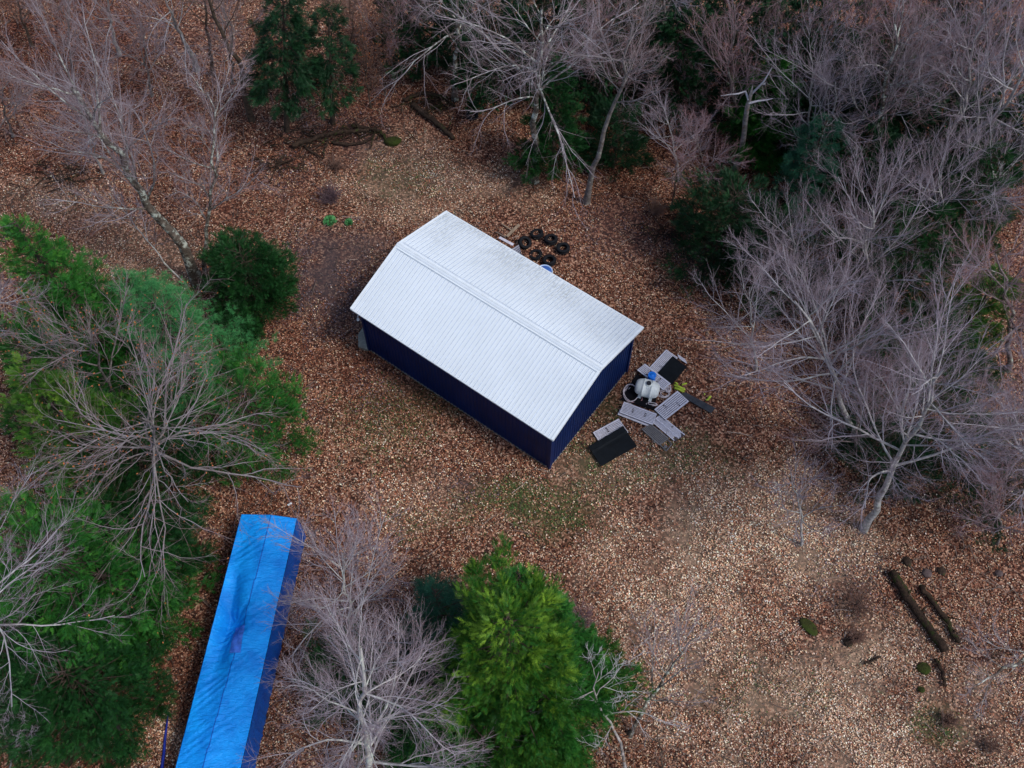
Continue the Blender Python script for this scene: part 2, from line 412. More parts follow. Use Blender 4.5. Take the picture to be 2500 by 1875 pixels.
shed = empty('metal_shed', (SC[0], SC[1], 0), PHI)
tag(shed, 'long navy blue metal shed with a ribbed white gable roof in the clearing', 'shed')
hl, hw = SL/2, SW/2; wl_, ww = hl-OG, hw-OE
def ribwall(p0, p1, zt0, zt1, out):
    """corrugated wall from p0 to p1, top height interpolated between zt0 (start) and zt1 (end)"""
    p0 = Vector(p0); p1 = Vector(p1); L = (p1-p0).length; d = (p1-p0)/L; o = Vector(out)
    prof = []; s = 0
    while s < L - .01:
        for ds, h in ((0, 0), (.150, 0), (.168, .03), (.208, .03)):
            if s+ds < L: prof.append((s+ds, h))
        s += .2286
    prof.append((L, 0)); mb = MB(); vs = []
    for (q, h) in prof:
        z = zt0 + (zt1-zt0)*q/L; b_ = p0 + d*q + o*h
        vs += [(b_.x, b_.y, .04), (b_.x, b_.y, z)]
    mb.add(vs, [(2*i, 2*i+2, 2*i+3, 2*i+1) for i in range(len(prof)-1)])
    return mb
ribwall((-wl_, -ww, 0), (wl_, -ww, 0), HE-.12, HE-.12, (0, -1, 0)).build('side_wall', M['navy'], shed)
ribwall((wl_, ww, 0), (-wl_, ww, 0), HE-.12, HE-.12, (0, 1, 0)).build('side_wall', M['navy'], shed)
for sx in (1, -1):
    mb = MB()
    for a_, b_, z0, z1 in ((-ww, 0, HE+.03, HR-.09), (0, ww, HR-.09, HE+.03)):
        q = ribwall((sx*wl_, a_, 0), (sx*wl_, b_, 0), z0, z1, (sx, 0, 0)); mb.add(q.v, q.f)
    mb.build('gable_wall', M['navy'], shed)
for sx in (1, -1):
    for sy in (1, -1):
        mb = MB(); mb.box(sx*wl_-.07+.02*sx, sx*wl_+.07+.02*sx, sy*ww-.07+.02*sy, sy*ww+.07+.02*sy, .05, HE-.14)
        mb.build('corner_trim', M['navy'], shed)
mb = MB(); mb.box(-wl_-.02, wl_+.02, -ww-.02, ww+.02, -.1, .045); mb.build('foundation', M['concrete'], shed)
# roof sheets
for sy in (-1, 1):
    mb = MB(); sl_ = math.atan2(HR-HE, hw)
    def RP(x, t, h):     # t 0 at ridge .. 1 at eave
        return Vector((x, sy*hw*t + sy*math.sin(sl_)*h, HR - (HR-HE)*t + math.cos(sl_)*h))
    mb.add([RP(-hl, 0, 0), RP(hl, 0, 0), RP(hl, 1, 0), RP(-hl, 1, 0), RP(-hl, 0, -.05), RP(hl, 0, -.05), RP(hl, 1, -.05), RP(-hl, 1, -.05)],
           [(0,3,2,1),(4,5,6,7),(0,1,5,4),(1,2,6,5),(2,3,7,6),(3,0,4,7)])
    x = -hl + .13
    while x < hl - .05:
        mb.add([RP(x-.026, .0, .001), RP(x-.010, .0, .020), RP(x+.010, .0, .020), RP(x+.026, .0, .001),
                RP(x-.026, .998, .001), RP(x-.010, .998, .020), RP(x+.010, .998, .020), RP(x+.026, .998, .001)],
               [(0,1,5,4),(1,2,6,5),(2,3,7,6),(4,5,6,7)], 0)
        mb.add([RP(x+.026, .03, .003), RP(x+.062, .03, .003), RP(x+.062, .997, .003), RP(x+.026, .997, .003)], [(0,1,2,3)], 1)
        x += .2286
    mb.build('roof_slope', [M['roof'], M['roof_seam']], shed)
    mb = MB()
    mb.box(-hl-.012, hl+.012, sy*(hw+.004), sy*(hw+.045), HE-.10, HE+.0)
    mb.build('eave_trim', M['white_trim'] if sy > 0 else M['white_trim'], shed)
    mb = MB(); mb.box(-wl_-.05, wl_+.05, sy*(ww+.05), sy*(hw-.01), HE-.13, HE-.08); mb.build('soffit', M['soffit'], shed)
for sx in (1, -1):
    mb = MB()
    for sy in (1, -1):
        t = .05; a0 = Vector((sx*(hl+.003), 0, HR+.035)); a1 = Vector((sx*(hl+.003), sy*(hw+.03), HE+.035))
        b0 = Vector((sx*(hl+.05), 0, HR+.035)); b1 = Vector((sx*(hl+.05), sy*(hw+.03), HE+.035))
        dn = Vector((0, 0, -.15)); a0.x -= sx*.10; a1.x -= sx*.10
        mb.add([a0, a1, b1, b0, a0+Vector((sx*.12,0,-.15)), a1+Vector((sx*.12,0,-.15)), b1+dn, b0+dn], [(0,1,2,3),(3,2,6,7),(4,5,6,7),(1,5,6,2)])
    mb.build('rake_trim', M['white_trim'], shed)
mb = MB()
prof = [(-.24, .0), (-.235, .03), (-.16, .03), (-.145, .05), (-.07, .05), (0, .08), (.07, .05), (.145, .05), (.16, .03), (.235, .03), (.24, .0)]
vs = []
for x in (-hl-.03, hl+.03):
    for (y, h) in prof: vs.append((x, y, HR - abs(y)*math.tan(sl_) + h + .008))
k = len(prof); mb.add(vs, [(i, i+1, k+i+1, k+i) for i in range(k-1)] + [tuple(range(k)), tuple(range(2*k-1, k-1, -1))])
for y in (-.26, -.11, .19, .27):
    h = .026 if abs(y) > .24 else (.036 if y > 0 else .058)
    z = HR - abs(y)*math.tan(sl_) + h + .008
    mb.box(-hl-.03, hl+.03, y-.009, y+.009, z-.012, z, 1)
mb.build('ridge_cap', [M['white_trim'], M['ridge_seam']], shed)
mb = MB()
mb.tube([(-wl_-.02, -ww+.25, 3.1), (-wl_-.25, -ww+.1, 3.25), (-wl_-.30, -ww-.05, 3.2), (-wl_-.28, -ww-.12, 3.0)], .025, 8)
mb.lathe([(.02, 0), (.07, -.02), (.09, -.10), (.0, -.11)], 12, Matrix.Translation((-wl_-.28, -ww-.12, 3.0)))
mb.build('wall_lamp', M['white_trim'], shed, True)
# slab outside the west gable
pd = MB()
A = [P(*q) for q in ((873, 822), (890, 800), (905, 855), (886, 842))]
c0 = sum(A)/4; pv = [(p[0], p[1], -.04) for p in A] + [(p[0], p[1], .035) for p in A]
M_pad = M['concrete']
u = np.array([ca, sa]); v = np.array([-sa, ca])
def sp3(a, b_, z): q = SC + u*a + v*b_; return (q[0], q[1], z)
pv = []
outl = [(-wl_-.06, -ww-.12), (-wl_-.06, -ww+2.6), (-wl_-1.0, -ww+2.4), (-wl_-1.3, -ww+1.1), (-wl_-1.12, -ww+.3), (-wl_-.6, -ww-.28)]
pv = [sp3(a, b_, -.06) for a, b_ in outl] + [sp3(a, b_, .15) for a, b_ in outl]
k = len(outl); pd.add(pv, [tuple(range(k, 2*k)), tuple(range(k-1, -1, -1))] + [(i, (i+1) % k, k+(i+1) % k, k+i) for i in range(k)])
tag(pd.build('concrete_slab', M['concrete']), 'small grey concrete slab against the west end wall of the shed', 'slab')

# ------------------------------------------------------------------ blue tarp over a long pile
def tarp_material():
    m, n, l, b = mat('blue_tarp', (.004, .19, .72), .55, .25)
    co = obj_co(n); f = noise(n, l, co, 1.1, 4)
    r = ramp(n, [(.35, (.002, .20, .66)), (.65, (.004, .31, .86))]); l.new(f, r.inputs[0])
    g = noise(n, l, co, 7, 6, .8)
    out = mix(n, l, maprange(n, l, g, .56, .75, 0, .35), r.outputs[0], (.02, .32, .74))
    fold = attr(n, 'dark_mix').outputs['Fac']
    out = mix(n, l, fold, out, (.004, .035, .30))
    l.new(out, b.inputs['Base Color'])
    mp = n.new('ShaderNodeMapping'); mp.inputs['Rotation'].default_value = (0, 0, .5); mp.inputs['Scale'].default_value = (1., 2.4, 1.); l.new(co, mp.inputs[0])
    rn = noise(n, l, mp.outputs[0], 1.5, 5, .55)
    ab = n.new('ShaderNodeMath'); ab.operation = 'SUBTRACT'; l.new(rn, ab.inputs[0]); ab.inputs[1].default_value = .5
    ab2 = n.new('ShaderNodeMath'); ab2.operation = 'ABSOLUTE'; l.new(ab.outputs[0], ab2.inputs[0])
    rd = maprange(n, l, ab2.outputs[0], 0, .10, 0, 1)
    bump(n, l, b, rd, .55, .045)
    return m
M['tarp'] = tarp_material()
tarp = empty('covered_pile', (-12.6, 11, 0))
tag(tarp, 'long flat-topped pile or trailer wrapped in a bright blue tarpaulin', 'covered pile')
TB = P(572, 1522, 2.2)
def tarp_mesh():
    Y0, Y1 = 2.0, 19.25; NL, NW = 300, 64
    Vs = []; dark_mix = []
    for i in range(NL + 1):
        y = Y0 + (Y1-Y0)*i/NL
        # slightly skewed far end
        xl = -13.04 - (19.39-y)*.110; xr = -10.35 - (19.16-y)*.103
        for j in range(NW + 1):
            t = j/NW; x = xl + (xr-xl)*t
            yy = y - (t)*.24*max(0, (y-15)/4.25)
            fr = .54 - .10*max(0, min(1, (16-y)/8))
            ridge = .20*(1-abs(t-fr)/(fr if t < fr else 1-fr))
            z = 2.36 + ridge - .25*(1-t)*.35
            dx, dy = x-TB[0], yy-TB[1]; d = math.hypot(dx, dy); th = math.atan2(dy, dx)
            # sag beside the ridge with creases radiating from it
            sag = .62*math.exp(-((dx+.55)/.6)**2 - ((dy-.2)/2.1)**2) + .42*math.exp(-(d/.55)**2)
            fold = .075*math.exp(-d/2.4)*min(1, d/.3)*(abs(math.sin(th*5.5 + .6*math.sin(d*1.5)))-.5)
            # creases hanging from the left edge
            fe = 0
            for (cy, s_, a_) in ((16.9, .7, .05), (12.9, .8, .05), (11.2, .5, .03), (10.2, .9, .045), (8.2, .8, .04), (6, .7, .04)):
                q = yy - cy - (x-xl)*s_
                fe += .75*a_*math.exp(-(q/(.6+s_*.5))**2)*math.exp(-(x-xl)/(.5+s_))*math.sin(q*(7+6*s_)+2.5*math.sin(q*2.3))
            q = math.hypot(x-(xl+.05), yy-17.6); fe -= .15*math.exp(-(q/.55)**2)
            ed = min(1, (x-xl)/.55); z += fold*ed + fe*ed - sag*ed + .012*math.sin(x*3.1+yy*2.3)*math.sin(yy*5.1-x)
            Vs.append((x, yy, z)); dark_mix.append(0)
    f = []
    W = NW+1
    for i in range(NL):
        for j in range(NW): f.append((i*W+j, i*W+j+1, (i+1)*W+j+1, (i+1)*W+j))
    # ridge seam: darker hem strip
    V = np.array(Vs); return V, np.array(f), W, NL, NW
V, f, W_, NL, NW = tarp_mesh()
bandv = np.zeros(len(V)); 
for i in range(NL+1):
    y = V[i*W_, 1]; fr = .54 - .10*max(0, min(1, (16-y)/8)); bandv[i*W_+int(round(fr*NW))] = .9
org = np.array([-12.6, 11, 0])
me = mesh_np('top_cover', V-org, [f], {'dark_mix': bandv}, True); link('top_cover', me, M['tarp'], tarp)
# side skirts, hanging with soft vertical pleats
def skirt(edge, outn, name):
    NH = 14; vs = []; n_ = len(edge)
    for k in range(NH+1):
        t = k/NH
        for i, p in enumerate(edge):
            o = np.array(outn)*( .02 + .10*t*(1-t) + .018*t*math.sin(i*.55) + .012*t*math.sin(i*1.37+1))
            vs.append((p[0]+o[0], p[1]+o[1], p[2]*(1-t)+.03*t))
    fs = [(k*n_+i, k*n_+i+1, (k+1)*n_+i+1, (k+1)*n_+i) for k in range(NH) for i in range(n_-1)]
    vs = np.array(vs)-org
    link(name, mesh_np(name, vs, [np.array(fs)], {'dark_mix': np.full(len(vs), .80)}, True), M['tarp'], tarp)  # hanging sides coloured darker than the top of the same tarp
grid = V.reshape(NL+1, W_, 3)
skirt(grid[:, -1], (1, -.1, 0), 'side_cover'); skirt(grid[::-1, 0], (-1, .1, 0), 'side_cover'); skirt(grid[-1, ::-1], (0, 1, 0), 'end_cover'); skirt(grid[0, :], (0, -1, 0), 'end_cover')
# duller, darker blue patch lying on the cover below the hollow
pg = []
nxp, nyp = 10, 18
for i in range(nxp):
    for j in range(nyp):
        px = TB[0] + .02 + i*.52/(nxp-1); py = TB[1] - .12 - j*1.3/(nyp-1)
        gi = int(round((py+ .0 - 2.0)/(17.25)*NL)); gi = max(0, min(NL, gi)); row = grid[gi]; jj = int(np.argmin(abs(row[:, 0]-px)))
        pg.append((px, py, row[jj, 2] + .03))
pf = [(i*nyp+j, i*nyp+j+1, (i+1)*nyp+j+1, (i+1)*nyp+j) for i in range(nxp-1) for j in range(nyp-1)]
M['tarp_patch'] = simple('dull_tarp_patch', (.05, .16, .60), .6, .3, .4, 3, dirt=(.01, .06, .42), dirt_amt=.8)
link('dull_patch', mesh_np('dull_patch', np.array(pg)-org, [np.array(pf)], None, True), M['tarp_patch'], tarp)

# ------------------------------------------------------------------ junk beside the shed
def J(x, y, z=0.0):      # zoom of the rubbish pile -> site
    return P(1400 + x/4.879, 820 + y/4.879, z)
M['pl_grey'] = simple('weathered_grey_plastic', (.56, .55, .63), .6, .35, .15, 4, dirt=(.22, .18, .16), dirt_amt=.45)
M['pl_groove'] = simple('dark_groove', (.07, .06, .065), .9, .1, .3, 8)  # dark slab colour that shows between the paler ribs
M['pl_dark'] = simple('dark_grey_plastic', (.13, .125, .13), .6, .35, .2, 4, dirt=(.2, .15, .1), dirt_amt=.4)
M['slate'] = simple('dark_slate_plastic', (.040, .045, .055), .7, .2, .3, 4, dirt=(.08, .06, .05), dirt_amt=.4)
M['rubber'] = simple('black_rubber_sheet', (.005, .007, .010), .75, .12, .3, 3, dirt=(.02, .02, .018), dirt_amt=.25)
M['black_sheet'] = simple('black_plastic_sheet', (.004, .004, .006), .7, .12, .3, 3, bstr=.6, bscale=6)

def panel(name, q, z, th, label, ribs=8, grey='pl_grey', x_marks=((.32, .35), (.68, .65)), cat='ribbed board', group=None, jag=0, tilt=(0,0,0,0), long=0):
    """ribbed moulded panel; q: four corners, ribs run along edge 0->1"""
    pts = [Vector(J(x, y, z)) for x, y in q]
    for k in range(4): pts[k].z += tilt[k]
    c = sum(pts, Vector())/4
    o = empty(name, (c.x, c.y, min(p.z for p in pts)-.001), 0)
    base = Vector(o.location)
    def U(s, t, h=0): return pts[0].lerp(pts[1], s).lerp(pts[3].lerp(pts[2], s), t) - base + Vector((0, 0, h))
    mb = MB()
    vs = [U(0,0,-th), U(1,0,-th), U(1,1,-th), U(0,1,-th), U(0,0), U(1,0), U(1,1), U(0,1)]
    mb.add(vs, [(0,3,2,1),(4,5,6,7),(0,1,5,4),(1,2,6,5),(2,3,7,6),(3,0,4,7)])
    mb.build('slab', M['pl_groove'], o)
    mb = MB()
    def strip(s0, t0, s1, t1, w, h=.03):
        Ls = (pts[1]-pts[0]).length; Lt = (pts[3]-pts[0]).length
        ds, dt = (s1-s0)*Ls, (t1-t0)*Lt; L = math.hypot(ds, dt); nx_, ny_ = -dt/L*w/2/Ls, ds/L*w/2/Lt
        cs = [(s0+nx_, t0+ny_), (s1+nx_, t1+ny_), (s1-nx_, t1-ny_), (s0-nx_, t0-ny_)]
        mb.add([U(a, b_, .001) for a, b_ in cs] + [U(a, b_, h) for a, b_ in cs], [(4,5,6,7),(0,1,5,4),(1,2,6,5),(2,3,7,6),(3,0,4,7)])
    Lt = (pts[3]-pts[0]).length; pitch = 1/ribs; w = Lt*pitch*.66
    rr = random.Random(int(q[0][0]))
    for i in range(ribs):
        t = (i+.5)*pitch; s1 = .985 - (jag*rr.random() if jag else 0); segs = [.015]
        for (sx_, tx) in x_marks:
            if abs(t-tx) < 1.6*pitch: segs += [sx_-.030, sx_+.030]
        segs.append(s1)
        for a_, b_ in zip(segs[::2], segs[1::2]):
            if b_ > a_: strip(a_, t, b_, t, w)
    for (sx_, tx) in x_marks:
        for sg in (1, -1): strip(sx_-.022, tx-sg*1.25*pitch, sx_+.022, tx+sg*1.25*pitch, w*.25, .028+.002*sg)
    strip(.0, .012, 1, .012, .05, .034)
    if not jag: strip(1-.008, .0, 1-.008, 1, .04, .036)
    strip(.008, .0, .008, 1, .04, .038); strip(.0, .988, 1-jag*.3, .988, .05, .034)
    mb.build('ribs', M[grey], o)
    tag(o, label, cat, group); return o
GP = 'ribbed plastic panels scattered beside the shed'
panel('ribbed_board', [(905,385),(1105,168),(1240,262),(1030,470)], .08, .05, 'grey ribbed panel partly under the black rubber mat at the back of the pile', 9, x_marks=((.30,.6),), group=GP)
panel('ribbed_board', [(1240,225),(1330,285),(1350,330),(1260,270)], .06, .04, 'sliver of grey ribbed panel poking out behind the rear black rubber mat', 3, x_marks=(), group=GP)
panel('ribbed_board', [(760,408),(1072,645),(1155,572),(850,338)], .26, .05, 'narrow grey ribbed panel lying across behind the blue drum', 6, x_marks=((.3,.5),(.68,.5)), group=GP)
panel('ribbed_board', [(965,880),(1238,660),(1372,782),(1092,1000)], .20, .06, 'wide grey ribbed panel right of the white tank, over the slate mat', 8, group=GP)
panel('ribbed_board', [(528,935),(932,1092),(950,1030),(552,880)], .10, .05, 'thin lower grey ribbed panel showing under the panel before the white tank', 3, x_marks=(), group=GP)
panel('ribbed_board', [(552,912),(945,1060),(992,935),(602,790)], .22, .05, 'grey ribbed panel with two cross marks directly in front of the white tank', 8, x_marks=((.33,.6),(.7,.55)), group=GP)
panel('ribbed_board', [(1035,945),(1325,1180),(1270,1225),(975,985)], .10, .05, 'broken grey ribbed panel with a jagged far end below the wide panel', 6, x_marks=((.55,.3),), group=GP, jag=.12)
panel('ribbed_board', [(975,990),(1255,1225),(1215,1262),(945,1030)], .06, .04, 'splintered narrow grey ribbed strip along the edge of the broken panel', 4, x_marks=(), group=GP, jag=.2)
panel('ribbed_board', [(235,1155),(540,992),(650,1150),(310,1270)], .08, .05, 'grey ribbed panel under the front black rubber mat by the shed corner', 10, x_marks=((.45,.3),), group=GP)
o = panel('dark_grate', [(812,1112),(1020,1300),(1130,1220),(925,1055)], .15, .05, 'dark grey slatted plastic grate on the leaves below the panels', 7, 'pl_dark', x_marks=(), cat='grate')
mb = MB(); base = Vector(o.location)
fr_ = [Vector(J(x, y, .10)) - base for x, y in ((1030,1295),(1105,1370),(1170,1290),(1120,1230))]
for i in range(4): mb.tube([fr_[i], fr_[(i+1) % 4]], .035, 6)
mb.lathe([(.02, 0), (.09, .01), (.09, .05), (0, .05)], 12, Matrix.Translation(Vector(J(1095, 1325, .08))-base))
mb.build('end_frame', M['pl_dark'], o)

def sheet(name, q, z, label, cat, mkey, th=.03, wav=.03, tilt=None, fold=None, nx_=16, ny_=12):
    pts = [np.array(J(x, y, z)) for x, y in q]
    if tilt:
        for k in range(4): pts[k] = pts[k] + np.array([0, 0, tilt[k]])
    vs = []; r_ = random.Random(int(q[0][1]))
    ph = r_.random()*6
    for i in range(nx_+1):
        for j in range(ny_+1):
            s, t = i/nx_, j/ny_
            p = (pts[0]*(1-s)+pts[1]*s)*(1-t) + (pts[3]*(1-s)+pts[2]*s)*t
            z_ = wav*(math.sin(s*5+ph)*math.sin(t*4+ph*.7)) + (.05 if fold and t < fold else 0)
            vs.append((p[0], p[1], p[2]+z_))
    n2 = len(vs); W2 = ny_+1
    vs += [(a, b_, c-th) for a, b_, c in vs]
    fs = [(i*W2+j, (i+1)*W2+j, (i+1)*W2+j+1, i*W2+j+1) for i in range(nx_) for j in range(ny_)]
    fs += [tuple(n2+k for k in reversed(f_)) for f_ in fs]
    bd = [i*W2 for i in range(nx_+1)] + [nx_*W2+j for j in range(1, ny_+1)] + [i*W2+ny_ for i in range(nx_-1, -1, -1)] + [j for j in range(ny_-1, 0, -1)]
    fs += [(bd[k], bd[(k+1) % len(bd)], n2+bd[(k+1) % len(bd)], n2+bd[k]) for k in range(len(bd))]
    mb = MB(); mb.add(vs, fs); o = mb.build(name, M[mkey]); tag(o, label, cat); return o
sheet('rubber_mat', [(1185,242),(1352,370),(1168,580),(1000,440)], .16, 'black rubber mat lying over grey panels at the back of the junk pile', 'mat', 'rubber', .03, .015)
sheet('rubber_mat', [(180,1322),(592,1078),(758,1312),(330,1552)], .20, 'large black folded rubber mat in front, nearest the shed corner', 'mat', 'rubber', .03, .012, fold=.30)
sheet('slate_mat', [(1235,690),(1335,672),(1695,858),(1640,918)], .14, 'long narrow slate grey mat pointing away right from the panels', 'mat', 'slate', .03, .02)
sheet('black_plastic', [(760,445),(1010,640),(960,885),(560,760)], .12, 'black plastic sheet spread on the ground beneath the white tank', 'sheet', 'black_sheet', .02, .04)

# tank
M['tank'] = simple('white_tank_plastic', (.72, .75, .73), .45, .4, .06, 2, dirt=(.40, .40, .34), dirt_amt=.4)
M['blackpl'] = simple('black_plastic', (.012, .012, .018), .4, .4)
tk = empty('water_tank', tuple(P(1577, 962)[:2]) + (0,), R(-17))
tag(tk, 'white horizontal plastic tank with a round black lid on moulded feet', 'tank')
mb = MB(); Rx = Matrix.Translation((0, 0, .62)) @ Matrix.Rotation(R(90), 4, 'Y')
pr_ = []
for i in range(0, 13):
    a = math.pi*i/12; x = -math.cos(a); r_ = max(.02, math.sin(a))**.42*.49
    pr_.append((r_, x*.66))
for zb in (-.22, .22):
    pr_ = [p for p in pr_ if abs(p[1]-zb) > .05] + [(.490, zb-.035), (.508, zb-.025), (.508, zb+.025), (.490, zb+.035)]
pr_.sort(key=lambda p: p[1]); mb.lathe(pr_, 40, Rx); mb.build('body', M['tank'], tk, True)
mb = MB(); mb.lathe([(.17, .0), (.17, .05), (.145, .06), (.145, .075), (0, .075)], 28, Matrix.Translation((.02, .0, 1.09))); mb.build('collar', M['tank'], tk)
mb = MB(); mb.lathe([(.128, .0), (.128, .06), (.11, .075), (0, .075)], 28, Matrix.Translation((.02, .0, 1.16))); mb.build('lid', M['blackpl'], tk)
mb = MB(); mb.lathe([(.035, 0), (.035, .06), (0, .06)], 12, Matrix.Translation((0, -.24, 1.03))); mb.lathe([(.03, 0), (.03, .05), (0, .05)], 12, Matrix.Translation((.09, -.22, 1.04))); mb.build('fitting', M['white_trim'], tk)
for x in (-.3, .3):
    mb = MB(); mb.add([(x-.09,-.50,0),(x+.09,-.50,0),(x+.09,.50,0),(x-.09,.50,0),(x-.07,-.36,.30),(x+.07,-.36,.30),(x+.07,.36,.30),(x-.07,.36,.30)],
                      [(0,3,2,1),(4,5,6,7),(0,1,5,4),(1,2,6,5),(2,3,7,6),(3,0,4,7)]); mb.build('foot', M['tank'], tk)
# blue drum
M['bluepl'] = simple('blue_plastic', (.005, .17, .70), .4, .45, .15, 5)
dp = J(917, 556)
dr = empty('blue_drum', (dp[0], dp[1], 0)); tag(dr, 'small bright blue plastic drum standing behind the white tank', 'drum')
mb = MB(); mb.lathe([(.19, .0), (.205, .03), (.205, .35), (.215, .37), (.215, .43), (.205, .45), (.205, .75), (.19, .80), (.12, .81), (.11, .84), (0, .84)], 28); mb.build('body', M['bluepl'], dr, True)
mb = MB(); mb.lathe([(.215, .78), (.225, .79), (.225, .82), (.20, .825)], 28); mb.build('rim', M['bluepl'], dr, True)
# white ring reel
rp = J(998, 600, .33)
rl = empty('cable_reel', (rp[0], rp[1], .31)); tag(rl, 'small white reel with a black hub resting on the narrow panel beside the blue drum', 'reel')
mb = MB(); mb.lathe([(.05, 0), (.10, 0), (.105, .05), (.10, .09), (.05, .09)], 20, close=True); mb.build('rim', M['white_trim'], rl)
mb = MB(); mb.lathe([(.045, .01), (.045, .07), (0, .07)], 14); mb.build('hub', M['blackpl'], rl)
# hoses
M['hose_w'] = simple('white_hose', (.62, .55, .58), .5, .4, .15, 4)
M['hose_p'] = simple('pink_hose', (.60, .30, .33), .5, .4, .2, 4)
def coil(cx, cy, rx_, ry_, n_, mkey, label, seed, z0=.03):
    r_ = random.Random(seed); c = J(cx, cy); pts = []
    for t in range(n_):
        ox, oy = r_.uniform(-.10, .10), r_.uniform(-.10, .10); a = r_.uniform(.8, 1.12); ph = r_.uniform(0, .5)
        for k in range(20):
            q = 2*math.pi*k/20; 
            pts.append((rx_*a*math.cos(q+ph)+ox*math.sin(q/2), ry_*a*math.sin(q+ph)+oy*math.sin(q/2), z0 + .025*t + .02*math.sin(q*3+t)))
    mb = MB(); mb.tube(pts, .020, 6); o = mb.build('hose_coil', M[mkey], None, True); o.location = (c[0], c[1], 0)
    tag(o, label, 'hose', 'loose hoses round the tank'); return o
coil(690, 700, .33, .48, 6, 'hose_w', 'white hose coiled in wide loops at the left end of the tank', 1)
coil(720, 760, .45, .25, 3, 'hose_p', 'pinkish hose looped at the front left foot of the tank', 2, .06)
coil(1080, 690, .28, .22, 4, 'hose_w', 'white hose loops between the tank and the wide right panel', 3)
coil(1130, 640, .12, .16, 5, 'hose_w', 'small bundle of white hose at the end of the narrow panel', 4, .05)
coil(930, 830, .30, .10, 2, 'hose_w', 'white hose trailing in front of the right foot of the tank', 5, .08)
# yellow foam
M['foam'] = simple('yellow_green_foam', (.36, .46, .05), .8, .2, .3, 6, dirt=(.12, .16, .03), dirt_amt=.6)
for (x, y, a, L_, w_, lb) in ((1262, 618, -28, .34, .07, 'longest yellow green foam strip, lying nearest the back edge'), (1258, 648, -26, .30, .07, 'yellow green foam strip just in front of the longest one'),
        (1225, 572, -35, .10, .05, 'small yellow green foam scrap nearest the rear rubber mat'), (1320, 580, 20, .16, .05, 'thin yellow green foam scrap behind the foam strips'), (1618, 742, 50, .12, .07, 'yellow green foam lump near the end of the slate mat'),
        (1592, 768, 10, .08, .04, 'tiny yellow green foam bit beside the foam lump by the slate mat'), (1560, 700, 70, .06, .03, 'pale yellow green crumb up from the slate mat')):
    c = J(x, y); mb = MB(); pts = [(-L_, 0, .03), (-L_*.8, 0, .05), (0, .015, .055), (L_*.8, 0, .05), (L_, 0, .03)]
    mb.tube(pts, [w_*.5, w_, w_*.95, w_, w_*.4], 10); o = mb.build('foam_scrap', M['foam'], None, True)
    o.location = (c[0], c[1], 0); o.rotation_euler = (0, 0, R(a)); tag(o, lb, 'foam scrap', 'yellow green foam scraps')

# ------------------------------------------------------------------ tyres
M['tyre'] = simple('old_tyre_rubber', (.008, .009, .012), .8, .15, .3, 5, dirt=(.04, .03, .025), dirt_amt=.3)
def tyre_mesh():
    mb = MB(); Ro, Ri, w = .39, .215, .13
    prof = [(Ri, -w*.72), (Ri+.03, -w), (Ro-.07, -w*1.06), (Ro-.02, -w*.85), (Ro, -w*.5), (Ro-.006, -.04), (Ro-.018, -.03), (Ro-.018, -.015), (Ro, 0), (Ro-.018, .015), (Ro-.018, .03), (Ro-.006, .04),
            (Ro, w*.5), (Ro-.02, w*.85), (Ro-.07, w*1.06), (Ri+.03, w), (Ri, w*.72), (Ri+.02, w*.62), (Ro-.09, w*.8), (Ro-.04, 0), (Ro-.09, -w*.8), (Ri+.02, -w*.62)]
    mb.lathe(prof, 48, close=True)
    for k in range(36):      # tread blocks
        q = 2*math.pi*k/36
        for s_ in (-1, 1):
            Mx = Matrix.Rotation(q + s_*.03, 4, 'Z') @ Matrix.Translation((Ro-.002, 0, s_*.085))
            mb.box(-.01, .012, -.018, .018, -.03, .03, 0, Mx)
    return mb
tm = None
TG = 'old tyres dumped around the clearing'
for (px, py, z, rx_, ry_, lb, fan) in ((1374.5, 610, .13, 0, 4, 'black tyre lying flat, rightmost of the tyres behind the shed', 0), (1345, 589, .15, -6, 8, 'black tyre lying flat between the half buried one and the rightmost one', 0),
        (1341, 640, .14, 5, -4, 'black tyre lying flat closest to the back eave of the shed', 0), (1281, 598, .20, 24, 12, 'tilted black tyre full of leaves, leftmost of the tyres behind the shed', 0),
        (1311, 573, .04, 14, 10, 'half buried black tyre farthest from the back wall of the shed', 0), (1308, 622, -.07, -8, 10, 'nearly buried tyre showing only a broken arc in the middle of the tyre heap', 0),
        (1153, 285, .18, 38, 10, 'lone black tyre propped by brush at the back edge of the clearing', 0), (1438, 416, .14, 16, -20, 'shaded black tyre beside the foot of the straight grey trunk', 0)):
    p = P(px, py)
    if tm is None:
        o = tyre_mesh().build('old_tyre', M['tyre'], None, False); tm = o.data
    else:
        o = bpy.data.objects.new('old_tyre', tm); col.objects.link(o)
    o.location = (p[0], p[1], z + .02); o.rotation_euler = (R(rx_), R(ry_), random.random()*6); tag(o, lb, 'tyre', TG)

# ------------------------------------------------------------------ things behind the shed
def Z2(x, y, z=0): return P(1180 + x/8.508, 520 + y/8.508, z)
M['plank'] = simple('weathered_plank', (.24, .18, .13), .9, .1, .3, 6)
M['stick'] = simple('grey_stick', (.14, .10, .08), .9, .1, .3, 6)
def plank(a, b_, w, h, z, label, name='wood_plank', cat='plank', mk='plank', G=Z2):
    p, q = Vector(G(*a)), Vector(G(*b_)); d = q-p; L = d.length
    mb = MB(); mb.box(-L/2, L/2, -w/2, w/2, -h/2, h/2); o = mb.build(name, M[mk])
    o.location = (p+q)/2 + Vector((0, 0, z)); o.rotation_euler = (R(3), R(-2), math.atan2(d.y, d.x)); tag(o, label, cat, 'loose planks behind the shed'); return o
plank((490,515),(745,275), .17, .05, .14, 'widest brown plank crossing the thin grey board behind the shed')
plank((380,240),(600,395), .07, .05, .10, 'thin pale grey board with its end under the wide plank')
